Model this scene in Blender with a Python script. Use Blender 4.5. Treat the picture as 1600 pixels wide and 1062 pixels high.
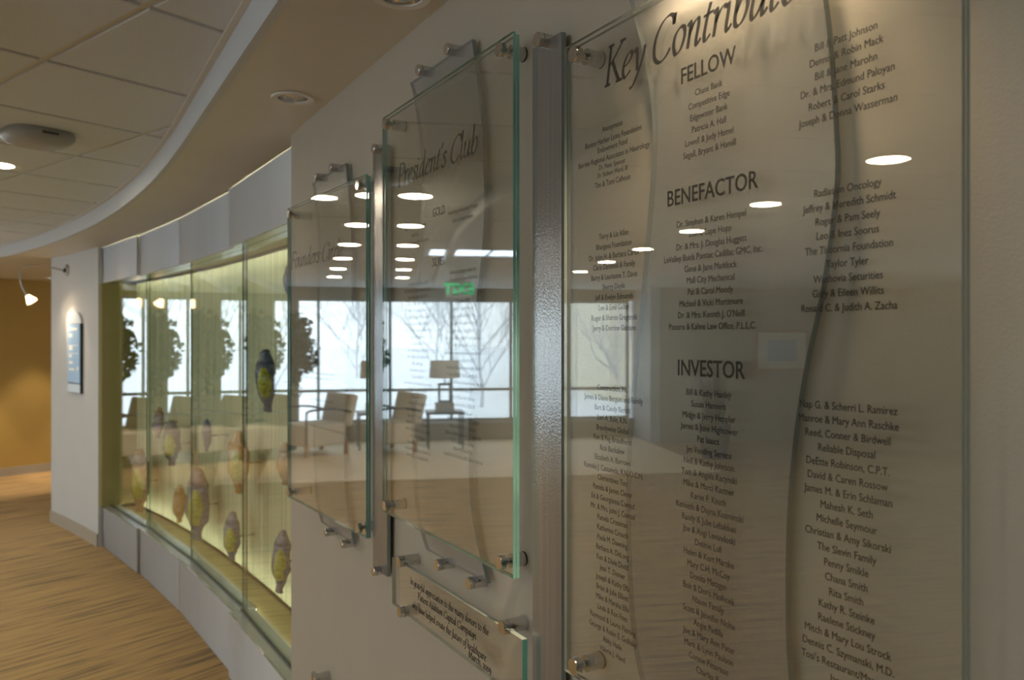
import bpy, bmesh, math, random
from mathutils import Vector, Matrix, Euler
from math import sin, cos, pi, radians, sqrt, atan2
random.seed(7)
SC = bpy.context.scene
COL = SC.collection
for o in list(bpy.data.objects):
    bpy.data.objects.remove(o)

# ------------------------------------------------------------------ camera
cam_d = bpy.data.cameras.new('camera')
cam = bpy.data.objects.new('camera', cam_d)
COL.objects.link(cam)
cam.location = (0, -0.741, 1.62)
cam.rotation_euler = Vector((-0.8660254, 0.5, 0)).to_track_quat('-Z', 'Y').to_euler()
cam_d.sensor_width = 36
cam_d.lens = 28.125
cam_d.clip_start = 0.02
cam_d.clip_end = 400
cam_d.dof.use_dof = True
cam_d.dof.focus_distance = 1.28
cam_d.dof.aperture_fstop = 6.0
SC.camera = cam

# ------------------------------------------------------------------ world, exposure
W = bpy.data.worlds.new('overcast_sky')
SC.world = W
W.use_nodes = True
bg = W.node_tree.nodes['Background']
bg.inputs[0].default_value = (0.80, 0.91, 1.0, 1)
bg.inputs[1].default_value = 3.6
SC.view_settings.view_transform = 'Standard'
SC.view_settings.look = 'None'
SC.view_settings.exposure = 0.0
SC.view_settings.gamma = 1.0
SC.view_settings.use_curve_mapping = False
SC.cycles.transparent_max_bounces = 40
SC.cycles.max_bounces = 12
SC.cycles.diffuse_bounces = 5
SC.cycles.glossy_bounces = 8
SC.cycles.caustics_reflective = False
SC.cycles.sample_clamp_indirect = 6.0
SC.cycles.use_denoising = True

# the building grid turns 21.5 degrees from the donor wall (the donor wall is y = 0, the room is y < 0)
GA = radians(21.5)
g1 = Vector((-cos(GA), -sin(GA), 0))
g2 = Vector((-sin(GA), cos(GA), 0))
def G(a, w, z=0.0):
    return g1 * a + g2 * w + Vector((0, 0, z))
GROT = atan2(g1.y, g1.x)          # local x -> g1 ; local y -> -g2
P1 = Vector((-2.75, -0.755, 0))   # a ceiling grid crossing
T = 0.61
WIN_A = 12.76

LAMP_WARM = (1.0, 0.76, 0.50)
DOWNLIGHT_EMIT = 72.0
def add_light(name, kind, loc, power, color, target=None, size=0.1, spot=1.4, blend=0.6, portal=False, size_y=None):
    d = bpy.data.lights.new(name, kind)
    d.energy = power
    d.color = color
    if kind == 'AREA':
        d.size = size
        if size_y:
            d.shape = 'RECTANGLE'
            d.size_y = size_y
        if portal:
            d.cycles.is_portal = True
    else:
        d.shadow_soft_size = size
    if kind == 'SPOT':
        d.spot_size = spot
        d.spot_blend = blend
    o = bpy.data.objects.new(name, d)
    COL.objects.link(o)
    o.location = loc
    if target is not None:
        o.rotation_euler = (Vector(target) - Vector(loc)).to_track_quat('-Z', 'Y').to_euler()
    return o
# sky portal in the window opening
add_light('window_portal', 'AREA', G(WIN_A - 0.02, -0.66, 1.3), 1, (1, 1, 1), target=G(0, -0.66, 1.3), size=5.3, size_y=2.1, portal=True)
LEFT_W = -7.6
add_light('window_portal', 'AREA', G(3.8, LEFT_W + 0.02, 1.3), 1, (1, 1, 1), target=G(3.8, 0, 1.3), size=9.6, size_y=2.1, portal=True)

# ------------------------------------------------------------------ materials
def new_mat(name):
    m = bpy.data.materials.new(name)
    m.use_nodes = True
    nt = m.node_tree
    return m, nt, nt.nodes['Principled BSDF']
def mat(name, color, rough=0.5, metal=0.0, var=0.0, scale=20.0, bump=0.0, bscale=80.0, spec=0.5, stretch=(1, 1, 1), trans=0.0, alpha=1.0, color2=None):
    m, nt, b = new_mat(name)
    b.inputs['Roughness'].default_value = rough
    b.inputs['Metallic'].default_value = metal
    b.inputs['Specular IOR Level'].default_value = spec
    b.inputs['Transmission Weight'].default_value = trans
    b.inputs['Alpha'].default_value = alpha
    b.inputs['Base Color'].default_value = (*color, 1)
    tc = nt.nodes.new('ShaderNodeTexCoord')
    mp = nt.nodes.new('ShaderNodeMapping')
    mp.inputs['Scale'].default_value = stretch
    nt.links.new(tc.outputs['Object'], mp.inputs[0])
    if var > 0 or color2:
        n = nt.nodes.new('ShaderNodeTexNoise')
        n.inputs['Scale'].default_value = scale
        n.inputs['Detail'].default_value = 4
        nt.links.new(mp.outputs[0], n.inputs['Vector'])
        r = nt.nodes.new('ShaderNodeValToRGB')
        r.color_ramp.elements[0].position = 0.3
        r.color_ramp.elements[1].position = 0.7
        c2 = color2 or tuple(min(1, c * (1 + var)) for c in color)
        c1 = color if color2 else tuple(c * (1 - var) for c in color)
        r.color_ramp.elements[0].color = (*c1, 1)
        r.color_ramp.elements[1].color = (*c2, 1)
        nt.links.new(n.outputs[0], r.inputs[0])
        nt.links.new(r.outputs[0], b.inputs['Base Color'])
    if bump > 0:
        n2 = nt.nodes.new('ShaderNodeTexNoise')
        n2.inputs['Scale'].default_value = bscale
        n2.inputs['Detail'].default_value = 3
        nt.links.new(mp.outputs[0], n2.inputs['Vector'])
        bp = nt.nodes.new('ShaderNodeBump')
        bp.inputs['Strength'].default_value = bump
        bp.inputs['Distance'].default_value = 0.01
        nt.links.new(n2.outputs[0], bp.inputs['Height'])
        nt.links.new(bp.outputs[0], b.inputs['Normal'])
    return m
def emit_mat(name, color, strength):
    m = bpy.data.materials.new(name)
    m.use_nodes = True
    nt = m.node_tree
    nt.nodes.clear()
    e = nt.nodes.new('ShaderNodeEmission')
    e.inputs[0].default_value = (*color, 1)
    e.inputs[1].default_value = strength
    o = nt.nodes.new('ShaderNodeOutputMaterial')
    nt.links.new(e.outputs[0], o.inputs[0])
    return m
def glass_mat(name, tint=(0.972, 0.976, 0.970), ior=1.52, rough=0.0, gain=1.0):
    """clear sheet glass: Fresnel mix of straight transmission and mirror reflection on each face"""
    m = bpy.data.materials.new(name)
    m.use_nodes = True
    nt = m.node_tree
    nt.nodes.clear()
    out = nt.nodes.new('ShaderNodeOutputMaterial')
    tr = nt.nodes.new('ShaderNodeBsdfTransparent')
    tr.inputs[0].default_value = (*tint, 1)
    gl = nt.nodes.new('ShaderNodeBsdfGlossy')
    gl.inputs['Roughness'].default_value = rough
    gl.inputs[0].default_value = (gain, gain, gain, 1)
    geo = nt.nodes.new('ShaderNodeNewGeometry')
    mr = nt.nodes.new('ShaderNodeMapRange')       # same reflectance entering and leaving the sheet
    mr.inputs['To Min'].default_value = ior
    mr.inputs['To Max'].default_value = 1.0 / ior
    nt.links.new(geo.outputs['Backfacing'], mr.inputs['Value'])
    fr = nt.nodes.new('ShaderNodeFresnel')
    nt.links.new(mr.outputs[0], fr.inputs['IOR'])
    mx = nt.nodes.new('ShaderNodeMixShader')
    nt.links.new(fr.outputs[0], mx.inputs[0])
    nt.links.new(tr.outputs[0], mx.inputs[1])
    nt.links.new(gl.outputs[0], mx.inputs[2])
    nt.links.new(mx.outputs[0], out.inputs[0])
    return m

M = {}
M['wall'] = mat('wall_paint', (0.455, 0.405, 0.32), 0.75, var=0.02, scale=6, bump=0.06, bscale=260)
M['white_wall'] = mat('white_wall_paint', (0.585, 0.605, 0.62), 0.7, var=0.015, scale=5)
M['tan_wall'] = mat('tan_wall_paint', (0.50, 0.345, 0.10), 0.75, var=0.03, scale=3)
M['soffit'] = mat('soffit_paint', (0.66, 0.625, 0.55), 0.42, var=0.02, scale=3)
M['fascia'] = mat('fascia_paint', (0.60, 0.62, 0.64), 0.6)
M['tile'] = mat('ceiling_tile', (0.66, 0.69, 0.73), 0.9, var=0.05, scale=180, bump=0.15, bscale=400)
M['grid'] = mat('ceiling_grid_metal', (0.62, 0.60, 0.54), 0.5)
M['metal'] = mat('satin_standoff_metal', (0.62, 0.62, 0.625), 0.17, 1.0)
M['dark_metal'] = mat('dark_metal', (0.10, 0.10, 0.105), 0.4, 0.7)
M['text'] = mat('black_vinyl', (0.010, 0.010, 0.010), 0.7, spec=0.2)
M['glass'] = glass_mat('clear_glass')
M['case_glass'] = glass_mat('case_glass', tint=(0.96, 0.98, 0.965))
M['window_glass'] = glass_mat('window_glass', tint=(0.97, 0.985, 0.98))
M['edge'] = mat('green_glass_edge', (0.22, 0.50, 0.45), 0.08, var=0.25, scale=9, spec=0.8)
M['edge_dark'] = mat('dark_green_glass_edge', (0.05, 0.17, 0.15), 0.12, var=0.3, scale=14, spec=0.7)
M['edge_pale'] = mat('pale_glass_edge', (0.42, 0.50, 0.47), 0.15, spec=0.8)
M['case_edge'] = mat('case_glass_edge', (0.12, 0.19, 0.155), 0.15)
M['rubber'] = mat('black_rubber', (0.02, 0.02, 0.02), 0.7)
M['baseboard'] = mat('baseboard_vinyl', (0.42, 0.38, 0.31), 0.6)
M['lamp_soft'] = emit_mat('lamp_soft_glow', (1.0, 0.80, 0.55), 8.0)
M['downlight'] = emit_mat('downlight_lens', (1.0, 0.84, 0.63), DOWNLIGHT_EMIT)
M['trim_ring'] = mat('downlight_trim', (0.78, 0.77, 0.75), 0.45)
M['reflector'] = mat('chrome_reflector', (0.85, 0.85, 0.86), 0.08, 1.0)

def brushed_metal():
    m, nt, b = new_mat('brushed_stainless')
    b.inputs['Metallic'].default_value = 1.0
    b.inputs['Roughness'].default_value = 0.34
    b.inputs['Base Color'].default_value = (0.64, 0.635, 0.63, 1)
    tc = nt.nodes.new('ShaderNodeTexCoord')
    mp = nt.nodes.new('ShaderNodeMapping')
    mp.inputs['Scale'].default_value = (2.0, 2.0, 0.12)
    nt.links.new(tc.outputs['Object'], mp.inputs[0])
    n = nt.nodes.new('ShaderNodeTexNoise')
    n.inputs['Scale'].default_value = 2.6
    n.inputs['Detail'].default_value = 1
    nt.links.new(mp.outputs[0], n.inputs['Vector'])
    r = nt.nodes.new('ShaderNodeMapRange')
    r.inputs['From Min'].default_value = 0.3
    r.inputs['From Max'].default_value = 0.7
    r.inputs['To Min'].default_value = 0.40
    r.inputs['To Max'].default_value = 0.50
    nt.links.new(n.outputs[0], r.inputs[0])
    nt.links.new(r.outputs[0], b.inputs['Roughness'])
    b.inputs['Anisotropic'].default_value = 1.0
    tv = nt.nodes.new('ShaderNodeCombineXYZ')       # brushed along the panels, so highlights stretch upright
    tv.inputs[2].default_value = 1.0
    nt.links.new(tv.outputs[0], b.inputs['Tangent'])
    bp = nt.nodes.new('ShaderNodeBump')
    bp.inputs['Strength'].default_value = 0.10
    bp.inputs['Distance'].default_value = 0.02
    nt.links.new(n.outputs[0], bp.inputs['Height'])
    nt.links.new(bp.outputs[0], b.inputs['Normal'])
    return m
M['brushed'] = brushed_metal()

def carpet_mat():
    m, nt, b = new_mat('striped_carpet')
    b.inputs['Roughness'].default_value = 0.95
    b.inputs['Specular IOR Level'].default_value = 0.1
    tc = nt.nodes.new('ShaderNodeTexCoord')
    mp = nt.nodes.new('ShaderNodeMapping')          # object space: x along g1, y across it
    mp.inputs['Scale'].default_value = (44.0, 1.6, 1)
    nt.links.new(tc.outputs['Object'], mp.inputs[0])
    n = nt.nodes.new('ShaderNodeTexNoise')
    n.inputs['Scale'].default_value = 1.0
    n.inputs['Detail'].default_value = 3
    n.inputs['Roughness'].default_value = 0.65
    nt.links.new(mp.outputs[0], n.inputs['Vector'])
    r = nt.nodes.new('ShaderNodeValToRGB')
    cr = r.color_ramp
    cr.elements[0].position = 0.36
    cr.elements[0].color = (0.215, 0.17, 0.12, 1)
    cr.elements[1].position = 0.62
    cr.elements[1].color = (0.59, 0.41, 0.195, 1)
    e = cr.elements.new(0.48)
    e.color = (0.50, 0.35, 0.18, 1)
    nt.links.new(n.outputs[0], r.inputs[0])
    nt.links.new(r.outputs[0], b.inputs['Base Color'])
    n2 = nt.nodes.new('ShaderNodeTexNoise')
    n2.inputs['Scale'].default_value = 300
    nt.links.new(tc.outputs['Object'], n2.inputs['Vector'])
    bp = nt.nodes.new('ShaderNodeBump')
    bp.inputs['Strength'].default_value = 0.4
    bp.inputs['Distance'].default_value = 0.005
    nt.links.new(n2.outputs[0], bp.inputs['Height'])
    nt.links.new(bp.outputs[0], b.inputs['Normal'])
    return m
M['carpet'] = carpet_mat()
M['warm_lit_floor'] = mat('warm_lit_tan_floor', (0.86, 0.69, 0.45), 0.6, var=0.06, scale=4)  # tan floor, its colour raised to carry the warm light on it

def strip_mat(name, tint_mix, base, rough):
    """grey textured glass with a fine vertical grain"""
    m, nt, b = new_mat(name)
    b.inputs['Roughness'].default_value = rough
    b.inputs['Specular IOR Level'].default_value = 0.9
    b.inputs['IOR'].default_value = 2.0
    tc = nt.nodes.new('ShaderNodeTexCoord')
    mp = nt.nodes.new('ShaderNodeMapping')
    mp.inputs['Scale'].default_value = (170, 170, 3.0)
    nt.links.new(tc.outputs['Object'], mp.inputs[0])
    n = nt.nodes.new('ShaderNodeTexNoise')
    n.inputs['Scale'].default_value = 1.0
    n.inputs['Detail'].default_value = 3
    nt.links.new(mp.outputs[0], n.inputs['Vector'])
    r = nt.nodes.new('ShaderNodeValToRGB')
    r.color_ramp.elements[0].position = 0.3
    r.color_ramp.elements[0].color = (base[0] * 0.84, base[1] * 0.86, base[2] * 0.90, 1)
    r.color_ramp.elements[1].position = 0.72
    r.color_ramp.elements[1].color = (base[0] * 1.12, base[1] * 1.08, base[2] * 1.02, 1)
    nt.links.new(n.outputs[0], r.inputs[0])
    nt.links.new(r.outputs[0], b.inputs['Base Color'])
    n2 = nt.nodes.new('ShaderNodeTexNoise')
    n2.inputs['Scale'].default_value = 240
    n2.inputs['Detail'].default_value = 2
    nt.links.new(tc.outputs['Object'], n2.inputs['Vector'])
    bp = nt.nodes.new('ShaderNodeBump')
    bp.inputs['Strength'].default_value = 0.42
    bp.inputs['Distance'].default_value = 0.0008
    nt.links.new(n2.outputs[0], bp.inputs['Height'])
    nt.links.new(bp.outputs[0], b.inputs['Normal'])
    if tint_mix > 0:
        tr = nt.nodes.new('ShaderNodeBsdfTransparent')
        tr.inputs[0].default_value = (0.9, 0.92, 0.92, 1)
        mx = nt.nodes.new('ShaderNodeMixShader')
        mx.inputs[0].default_value = tint_mix
        out = nt.nodes['Material Output']
        nt.links.new(b.outputs[0], mx.inputs[1])
        nt.links.new(tr.outputs[0], mx.inputs[2])
        nt.links.new(mx.outputs[0], out.inputs[0])
    return m
M['strip'] = strip_mat('hammered_grey_glass', 0.10, (0.21, 0.207, 0.20), 0.09)
M['band'] = strip_mat('grained_grey_glass', 0.58, (0.50, 0.48, 0.455), 0.16)
M['strip_edge'] = mat('blue_grey_glass_edge', (0.24, 0.29, 0.30), 0.2, spec=0.6)

# ------------------------------------------------------------------ mesh helpers
def finish(name, bm, mats, parent=None, smooth=False):
    me = bpy.data.meshes.new(name)
    bm.normal_update()
    bm.to_mesh(me)
    bm.free()
    if not isinstance(mats, (list, tuple)):
        mats = [mats]
    for m in mats:
        me.materials.append(m)
    if smooth:
        for p in me.polygons:
            p.use_smooth = True
    o = bpy.data.objects.new(name, me)
    COL.objects.link(o)
    if parent is not None:
        o.parent = parent
    return o
def empty(name, loc=(0, 0, 0), rz=0.0):
    o = bpy.data.objects.new(name, None)
    o.empty_display_size = 0.1
    COL.objects.link(o)
    o.location = loc
    o.rotation_euler = (0, 0, rz)
    return o
def tag(o, label=None, cat=None, group=None, kind=None):
    if label:
        o['label'] = label
    if cat:
        o['category'] = cat
    if group:
        o['group'] = group
    if kind:
        o['kind'] = kind
    return o
def structure(o, label=None, cat=None):
    return tag(o, label, cat, kind='structure')
def box(bm, lo, hi, mi=0, mtx=None, bevel=0.0):
    vs = [bm.verts.new(((lo, hi)[i][0], (lo, hi)[j][1], (lo, hi)[k][2])) for i in (0, 1) for j in (0, 1) for k in (0, 1)]
    fs = []
    for q in ((0, 1, 3, 2), (4, 6, 7, 5), (0, 4, 5, 1), (2, 3, 7, 6), (0, 2, 6, 4), (1, 5, 7, 3)):
        f = bm.faces.new([vs[i] for i in q])
        f.material_index = mi
        fs.append(f)
    if bevel > 0:
        es = list({e for f in fs for e in f.edges})
        bmesh.ops.bevel(bm, geom=es, offset=bevel, segments=2, affect='EDGES', profile=0.6)
    if mtx is not None:
        bmesh.ops.transform(bm, matrix=mtx, verts=[v for v in bm.verts if v.tag is False] if False else vs if bevel == 0 else list(bm.verts))
    return fs
def new_box(name, lo, hi, m, parent=None, bevel=0.0, mtx=None):
    bm = bmesh.new()
    box(bm, lo, hi, 0, None, bevel)
    if mtx is not None:
        bmesh.ops.transform(bm, matrix=mtx, verts=list(bm.verts))
    return finish(name, bm, m, parent)
def prism(bm, pts, z0, z1, mi=0):
    """vertical prism over a plan polygon"""
    a = [bm.verts.new((p[0], p[1], z0)) for p in pts]
    b = [bm.verts.new((p[0], p[1], z1)) for p in pts]
    n = len(pts)
    fs = [bm.faces.new(a[::-1]), bm.faces.new(b)]
    for i in range(n):
        fs.append(bm.faces.new((a[i], a[(i + 1) % n], b[(i + 1) % n], b[i])))
    for f in fs:
        f.material_index = mi
    bmesh.ops.recalc_face_normals(bm, faces=fs)
    return fs
def new_prism(name, pts, z0, z1, m, parent=None):
    bm = bmesh.new()
    prism(bm, pts, z0, z1)
    return finish(name, bm, m, parent)
def lathe(bm, prof, seg=24, mtx=None, mi=0, caps=True):
    """profile [(r, z)] turned about z"""
    rings = []
    allv = []
    for r, z in prof:
        ring = [bm.verts.new((r * cos(2 * pi * i / seg), r * sin(2 * pi * i / seg), z)) for i in range(seg)]
        rings.append(ring)
        allv += ring
    fs = []
    for a, b in zip(rings, rings[1:]):
        for i in range(seg):
            j = (i + 1) % seg
            fs.append(bm.faces.new((a[i], a[j], b[j], b[i])))
    if caps:
        if prof[0][0] > 1e-6:
            fs.append(bm.faces.new(rings[0][::-1]))
        if prof[-1][0] > 1e-6:
            fs.append(bm.faces.new(rings[-1]))
    for f in fs:
        f.material_index = mi
    if mtx is not None:
        bmesh.ops.transform(bm, matrix=mtx, verts=allv)
    return fs
def new_lathe(name, prof, m, parent=None, seg=24, mtx=None, caps=True, smooth=True):
    bm = bmesh.new()
    lathe(bm, prof, seg, mtx, 0, caps)
    bmesh.ops.remove_doubles(bm, verts=list(bm.verts), dist=1e-6)
    bmesh.ops.recalc_face_normals(bm, faces=list(bm.faces))
    o = finish(name, bm, m, parent)
    if smooth:
        for p in o.data.polygons:
            p.use_smooth = True
        sharp_edges(o, 18)
    return o
def sharp_edges(o, deg):
    me = o.data
    bm = bmesh.new()
    bm.from_mesh(me)
    for e in bm.edges:
        if len(e.link_faces) == 2 and e.calc_face_angle(0) > radians(deg):
            e.smooth = False
    bm.to_mesh(me)
    bm.free()
def tube(bm, pts, radii, seg=8, cap=True, mi=0):
    pts = [Vector(p) for p in pts]
    if not isinstance(radii, (list, tuple)):
        radii = [radii] * len(pts)
    rings = []
    up = None
    for i, p in enumerate(pts):
        d = (pts[min(i + 1, len(pts) - 1)] - pts[max(i - 1, 0)]).normalized()
        if up is None:
            up = d.orthogonal().normalized()
        else:
            up = (up - d * up.dot(d)).normalized()
        s = d.cross(up)
        rings.append([bm.verts.new(p + (up * cos(2 * pi * k / seg) + s * sin(2 * pi * k / seg)) * radii[i]) for k in range(seg)])
    for a, b in zip(rings, rings[1:]):
        for k in range(seg):
            j = (k + 1) % seg
            f = bm.faces.new((a[k], a[j], b[j], b[k]))
            f.smooth = True
            f.material_index = mi
    if cap:
        bm.faces.new(rings[0][::-1]).material_index = mi
        bm.faces.new(rings[-1]).material_index = mi
def new_tube(name, pts, radii, m, parent=None, seg=8):
    bm = bmesh.new()
    tube(bm, pts, radii, seg)
    return finish(name, bm, m, parent)
def crom(pts, n=6, closed=False):
    """Catmull-Rom points through a polyline"""
    out = []
    N = len(pts)
    rng = range(N) if closed else range(N - 1)
    for i in rng:
        if closed:
            p = [pts[(i + k) % N] for k in (-1, 0, 1, 2)]
        else:
            p = [pts[max(0, i - 1)], pts[i], pts[i + 1], pts[min(N - 1, i + 2)]]
        for k in range(n):
            t = k / n
            out.append(tuple(0.5 * ((2 * b) + (-a + c) * t + (2 * a - 5 * b + 4 * c - d) * t * t + (-a + 3 * b - 3 * c + d) * t ** 3) for a, b, c, d in zip(*p)))
    if not closed:
        out.append(tuple(pts[-1]))
    return out
def YM(x, y, z):
    """matrix that turns a lathe axis to -y (out of the donor wall)"""
    return Matrix.Translation((x, y, z)) @ Matrix.Rotation(radians(90), 4, 'X')

# the case front bends away from the straight wall on a 17.3 m arc
ARC_X, ARC_C, ARC_R = -3.2, 0.02 - 17.3, 17.3
def arcp(s, d=0.0):
    t = s / ARC_R
    if s < 0:
        return Vector((ARC_X - s, 0.02 + d, 0))
    return Vector((ARC_X - (ARC_R + d) * sin(t), ARC_C + (ARC_R + d) * cos(t), 0))
def arc_in(s):
    t = max(0, s) / ARC_R
    return Vector((-sin(t), cos(t), 0))
def arc_tan(s):
    t = max(0, s) / ARC_R
    return Vector((-cos(t), -sin(t), 0))

# ================================================================== THE SETTING
ZS, ZC = 2.35, 2.46            # soffit and tile ceiling
# floor
fl = new_box('floor', (-6, -7, -0.06), (13.4, 8.2, 0), M['carpet'])
fl.rotation_euler = (0, 0, GROT)
structure(fl, 'brown and grey carpet with fine broken stripes', 'floor')
inl = new_box('floor_inlay', (9.1, -1.9, 0.0005), (12.72, 3.38, 0.006), M['warm_lit_floor'], fl)
inl['label'] = 'tan floor of the seating area, warm light painted into its pale colour'

# donor wall
wr = new_box('wall_right', (-2.85, 0.0, 0), (5.2, 0.32, ZS), M['wall'])
structure(wr, 'grey beige wall that carries the glass donor panels', 'wall')
# white wall beyond the case
ss = [3.885, 4.2, 4.5, 4.8, 5.12]
front = [arcp(s) for s in ss]
back = [arcp(s, 0.16) for s in ss]
ww_pts = [front[0], *front[1:], front[-1] + Vector((0.02, 2.2, 0)), front[-1] + Vector((0.18, 2.2, 0)), back[-1] + Vector((0.16, 0, 0)), *back[::-1][1:]]
ww = new_prism('wall_white', ww_pts, 0, ZS, M['white_wall'])
structure(ww, 'white wall end beyond the lit display case', 'wall')
# wall behind the case closes the gap
structure(new_prism('wall_behind', [(-2.85, 0.34), (-2.85, 0.42), (-8.4, 0.42), (-8.0, 0.34)], 0, ZS, M['wall']), 'plain wall behind the display case', 'wall')
# tan wall of the far corridor, its return to the windows, and the window wall
def gbox(name, a0, a1, w0, w1, z0, z1, m, parent=None):
    return new_prism(name, [G(a0, w0), G(a1, w0), G(a1, w1), G(a0, w1)], z0, z1, m, parent)
structure(gbox('wall_far', 10.92, 11.1, 2.75, 7.0, 0, ZC + 0.02, M['tan_wall']), 'warm tan wall at the end of the corridor', 'wall')
structure(gbox('wall_corridor', 3.5, 11.1, 6.8, 6.95, 0, ZC + 0.02, M['tan_wall']), 'tan side wall of the corridor behind the white wall', 'wall')
structure(gbox('wall_return', 11.1, WIN_A + 0.15, 2.75, 2.9, 0, ZC + 0.02, M['wall']), 'short wall beside the lobby windows', 'wall')
WZ0, WZ1 = 0.30, 2.28
ww2 = empty('wall_window')
structure(ww2, 'window wall of the lobby with low sill', 'wall')
gbox('sill_wall', WIN_A, WIN_A + 0.15, -3.4, 2.75, 0, WZ0, M['wall'], ww2)
gbox('head_wall', WIN_A, WIN_A + 0.15, -3.4, 2.75, WZ1, ZC + 0.02, M['wall'], ww2)
gbox('pier', WIN_A, WIN_A + 0.15, 0.98, 1.30, WZ0, WZ1, M['wall'], ww2)
gbox('pier', WIN_A, WIN_A + 0.15, 1.96, 2.75, WZ0, WZ1, M['wall'], ww2)
gbox('sill_board', WIN_A - 0.06, WIN_A, -3.28, 1.96, WZ0 - 0.03, WZ0 + 0.0, M['white_wall'], ww2)
structure(gbox('wall_jamb', 11.9, WIN_A + 0.15, -3.55, -3.4, 0, ZC + 0.02, M['white_wall']), 'white wall return at the left end of the windows', 'wall')
structure(gbox('wall_lobby', 11.9, 12.05, -7.6, -3.55, 0, ZC + 0.02, M['wall']), 'grey beige lobby wall left of the windows', 'wall')
wl = empty('wall_left')
structure(wl, 'long glazed lobby wall opposite the donor wall', 'wall')
gbox('sill_wall', -5.2, 8.6, -7.75, -7.6, 0, WZ0, M['wall'], wl)
gbox('head_wall', -5.2, 8.6, -7.75, -7.6, WZ1, ZC + 0.02, M['wall'], wl)
gbox('solid_wall', 8.6, 11.9, -7.75, -7.6, 0, ZC + 0.02, M['wall'], wl)
gbox('solid_wall', -5.2, -1.0, -7.75, -7.6, WZ0, WZ1, M['wall'], wl)
structure(gbox('wall_back', -5.35, -5.2, -7.75, 0.4, 0, ZC + 0.02, M['wall']), 'lobby wall behind the camera', 'wall')
# windows: aluminium bays with a low rail
M['alu'] = mat('window_aluminium', (0.42, 0.44, 0.44), 0.4, 0.2)
def window_bay(num, loc, rot, hw, label):
    wn = empty('window_%d' % num, loc, rot)
    structure(wn, label, 'window')
    bm = bmesh.new()
    for y in (-hw, hw):
        box(bm, (-0.04, y - 0.022, WZ0), (0.04, y + 0.022, WZ1))
    box(bm, (-0.04, -hw + 0.02, WZ0), (0.04, hw - 0.02, WZ0 + 0.045))
    box(bm, (-0.04, -hw + 0.02, WZ1 - 0.045), (0.04, hw - 0.02, WZ1))
    finish('window_frame', bm, M['alu'], wn)
    new_box('window_rail', (-0.04, -hw + 0.02, 0.79), (0.04, hw - 0.02, 0.835), M['alu'], wn)
    new_box('lower_pane', (-0.004, -hw + 0.02, WZ0 + 0.03), (0.004, hw - 0.02, 0.80), M['window_glass'], wn)
    new_box('upper_pane', (-0.004, -hw + 0.02, 0.82), (0.004, hw - 0.02, WZ1 - 0.03), M['window_glass'], wn)
wx = [1.95, 1.65, 1.31, None, 0.97, 0.655, -0.33, -1.31, -2.29, -3.29]
wlab = ['narrow window bay beside the farther potted tree', 'narrow window bay between two potted trees', '', '', 'narrow window bay beside the nearer potted tree', 'window bay behind the upholstered chair', 'window bay behind the table lamp', 'window bay with a clear view of the snow', 'leftmost window bay, with the house outside']
num = 0
for i in range(9):
    if wx[i] is None or wx[i + 1] is None:
        continue
    num += 1
    window_bay(num, G(WIN_A + 0.05, (wx[i] + wx[i + 1]) / 2), GROT, (wx[i] - wx[i + 1]) / 2, wlab[i])
for k in range(8):
    num += 1
    window_bay(num, G(-1.0 + 1.2 * (k + 0.5), LEFT_W - 0.05), GROT + radians(90), 0.6, 'window bay %s of the lobby side wall' % ('nearest the camera', 'second', 'third', 'fourth', 'fifth', 'sixth', 'seventh', 'farthest')[k])
# baseboards
bb = [arcp(s, -0.012) for s in ss] + [arcp(s, 0.0) for s in ss[::-1]]
structure(new_prism('baseboard_white', bb, 0, 0.10, M['baseboard']), 'beige vinyl baseboard under the white wall', 'baseboard')
structure(gbox('baseboard_far', 10.905, 10.92, 2.75, 7.0, 0, 0.10, M['baseboard']), 'brown baseboard along the tan wall', 'baseboard')
structure(new_prism('baseboard_right', [(-2.85, -0.012), (5.2, -0.012), (5.2, 0), (-2.85, 0)], 0, 0.10, M['baseboard']), 'baseboard under the donor panels', 'baseboard')

# soffit with round cut-outs for its downlights, and its curved white fascia
FR = 16.985
def fasc(x, d=0.0):
    if x > ARC_X:
        return -0.295 + d
    return ARC_C + sqrt((FR + d) ** 2 - (x - ARC_X) ** 2)
fx = [5.2, 2, 0, -1.5, -2.5, -3.2] + [-3.2 - 0.35 * i for i in range(1, 31)]
SOFF_LIGHTS = [(-2.417, -0.108), (-1.588, -0.095), (-0.70, -0.13), (0.07, -0.10)]
CORR_LIGHT = (-10.85, -0.72)
CORR_ADDED = [(G(10.38, w_).x, G(10.38, w_).y) for w_ in (2.45, 4.15, 5.0)]  # unseen downlights added so the wash on the tan wall runs level
bm = bmesh.new()
outer = [(x, fasc(x)) for x in fx]
xe, ye = outer[-1]
outer += [(xe, 3.2), (5.2, 3.2)]
def loop(pts):
    vs = [bm.verts.new((p[0], p[1], ZS)) for p in pts]
    return [bm.edges.new((vs[i], vs[(i + 1) % len(vs)])) for i in range(len(vs))]
edges = loop(outer)
for lx, ly in SOFF_LIGHTS + [CORR_LIGHT] + CORR_ADDED:
    r = 0.045 if (lx, ly) in SOFF_LIGHTS else 0.075
    edges += loop([(lx + r * cos(2 * pi * k / 24), ly + r * sin(2 * pi * k / 24)) for k in range(24)])
bmesh.ops.triangle_fill(bm, use_beauty=True, use_dissolve=False, edges=edges)
bmesh.ops.recalc_face_normals(bm, faces=list(bm.faces))
so = finish('trim_soffit', bm, M['soffit'])
if so.data.polygons[0].normal.z > 0:
    so.data.flip_normals()
structure(so, 'lower beige soffit that follows the curved wall', 'soffit')
bm = bmesh.new()
pts = [(x, fasc(x, -0.022)) for x in fx]
prism(bm, [(x, fasc(x, -0.022)) for x in fx] + [(x, fasc(x, 0.0)) for x in fx[::-1]], ZS - 0.001, ZC - 0.004)
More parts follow.
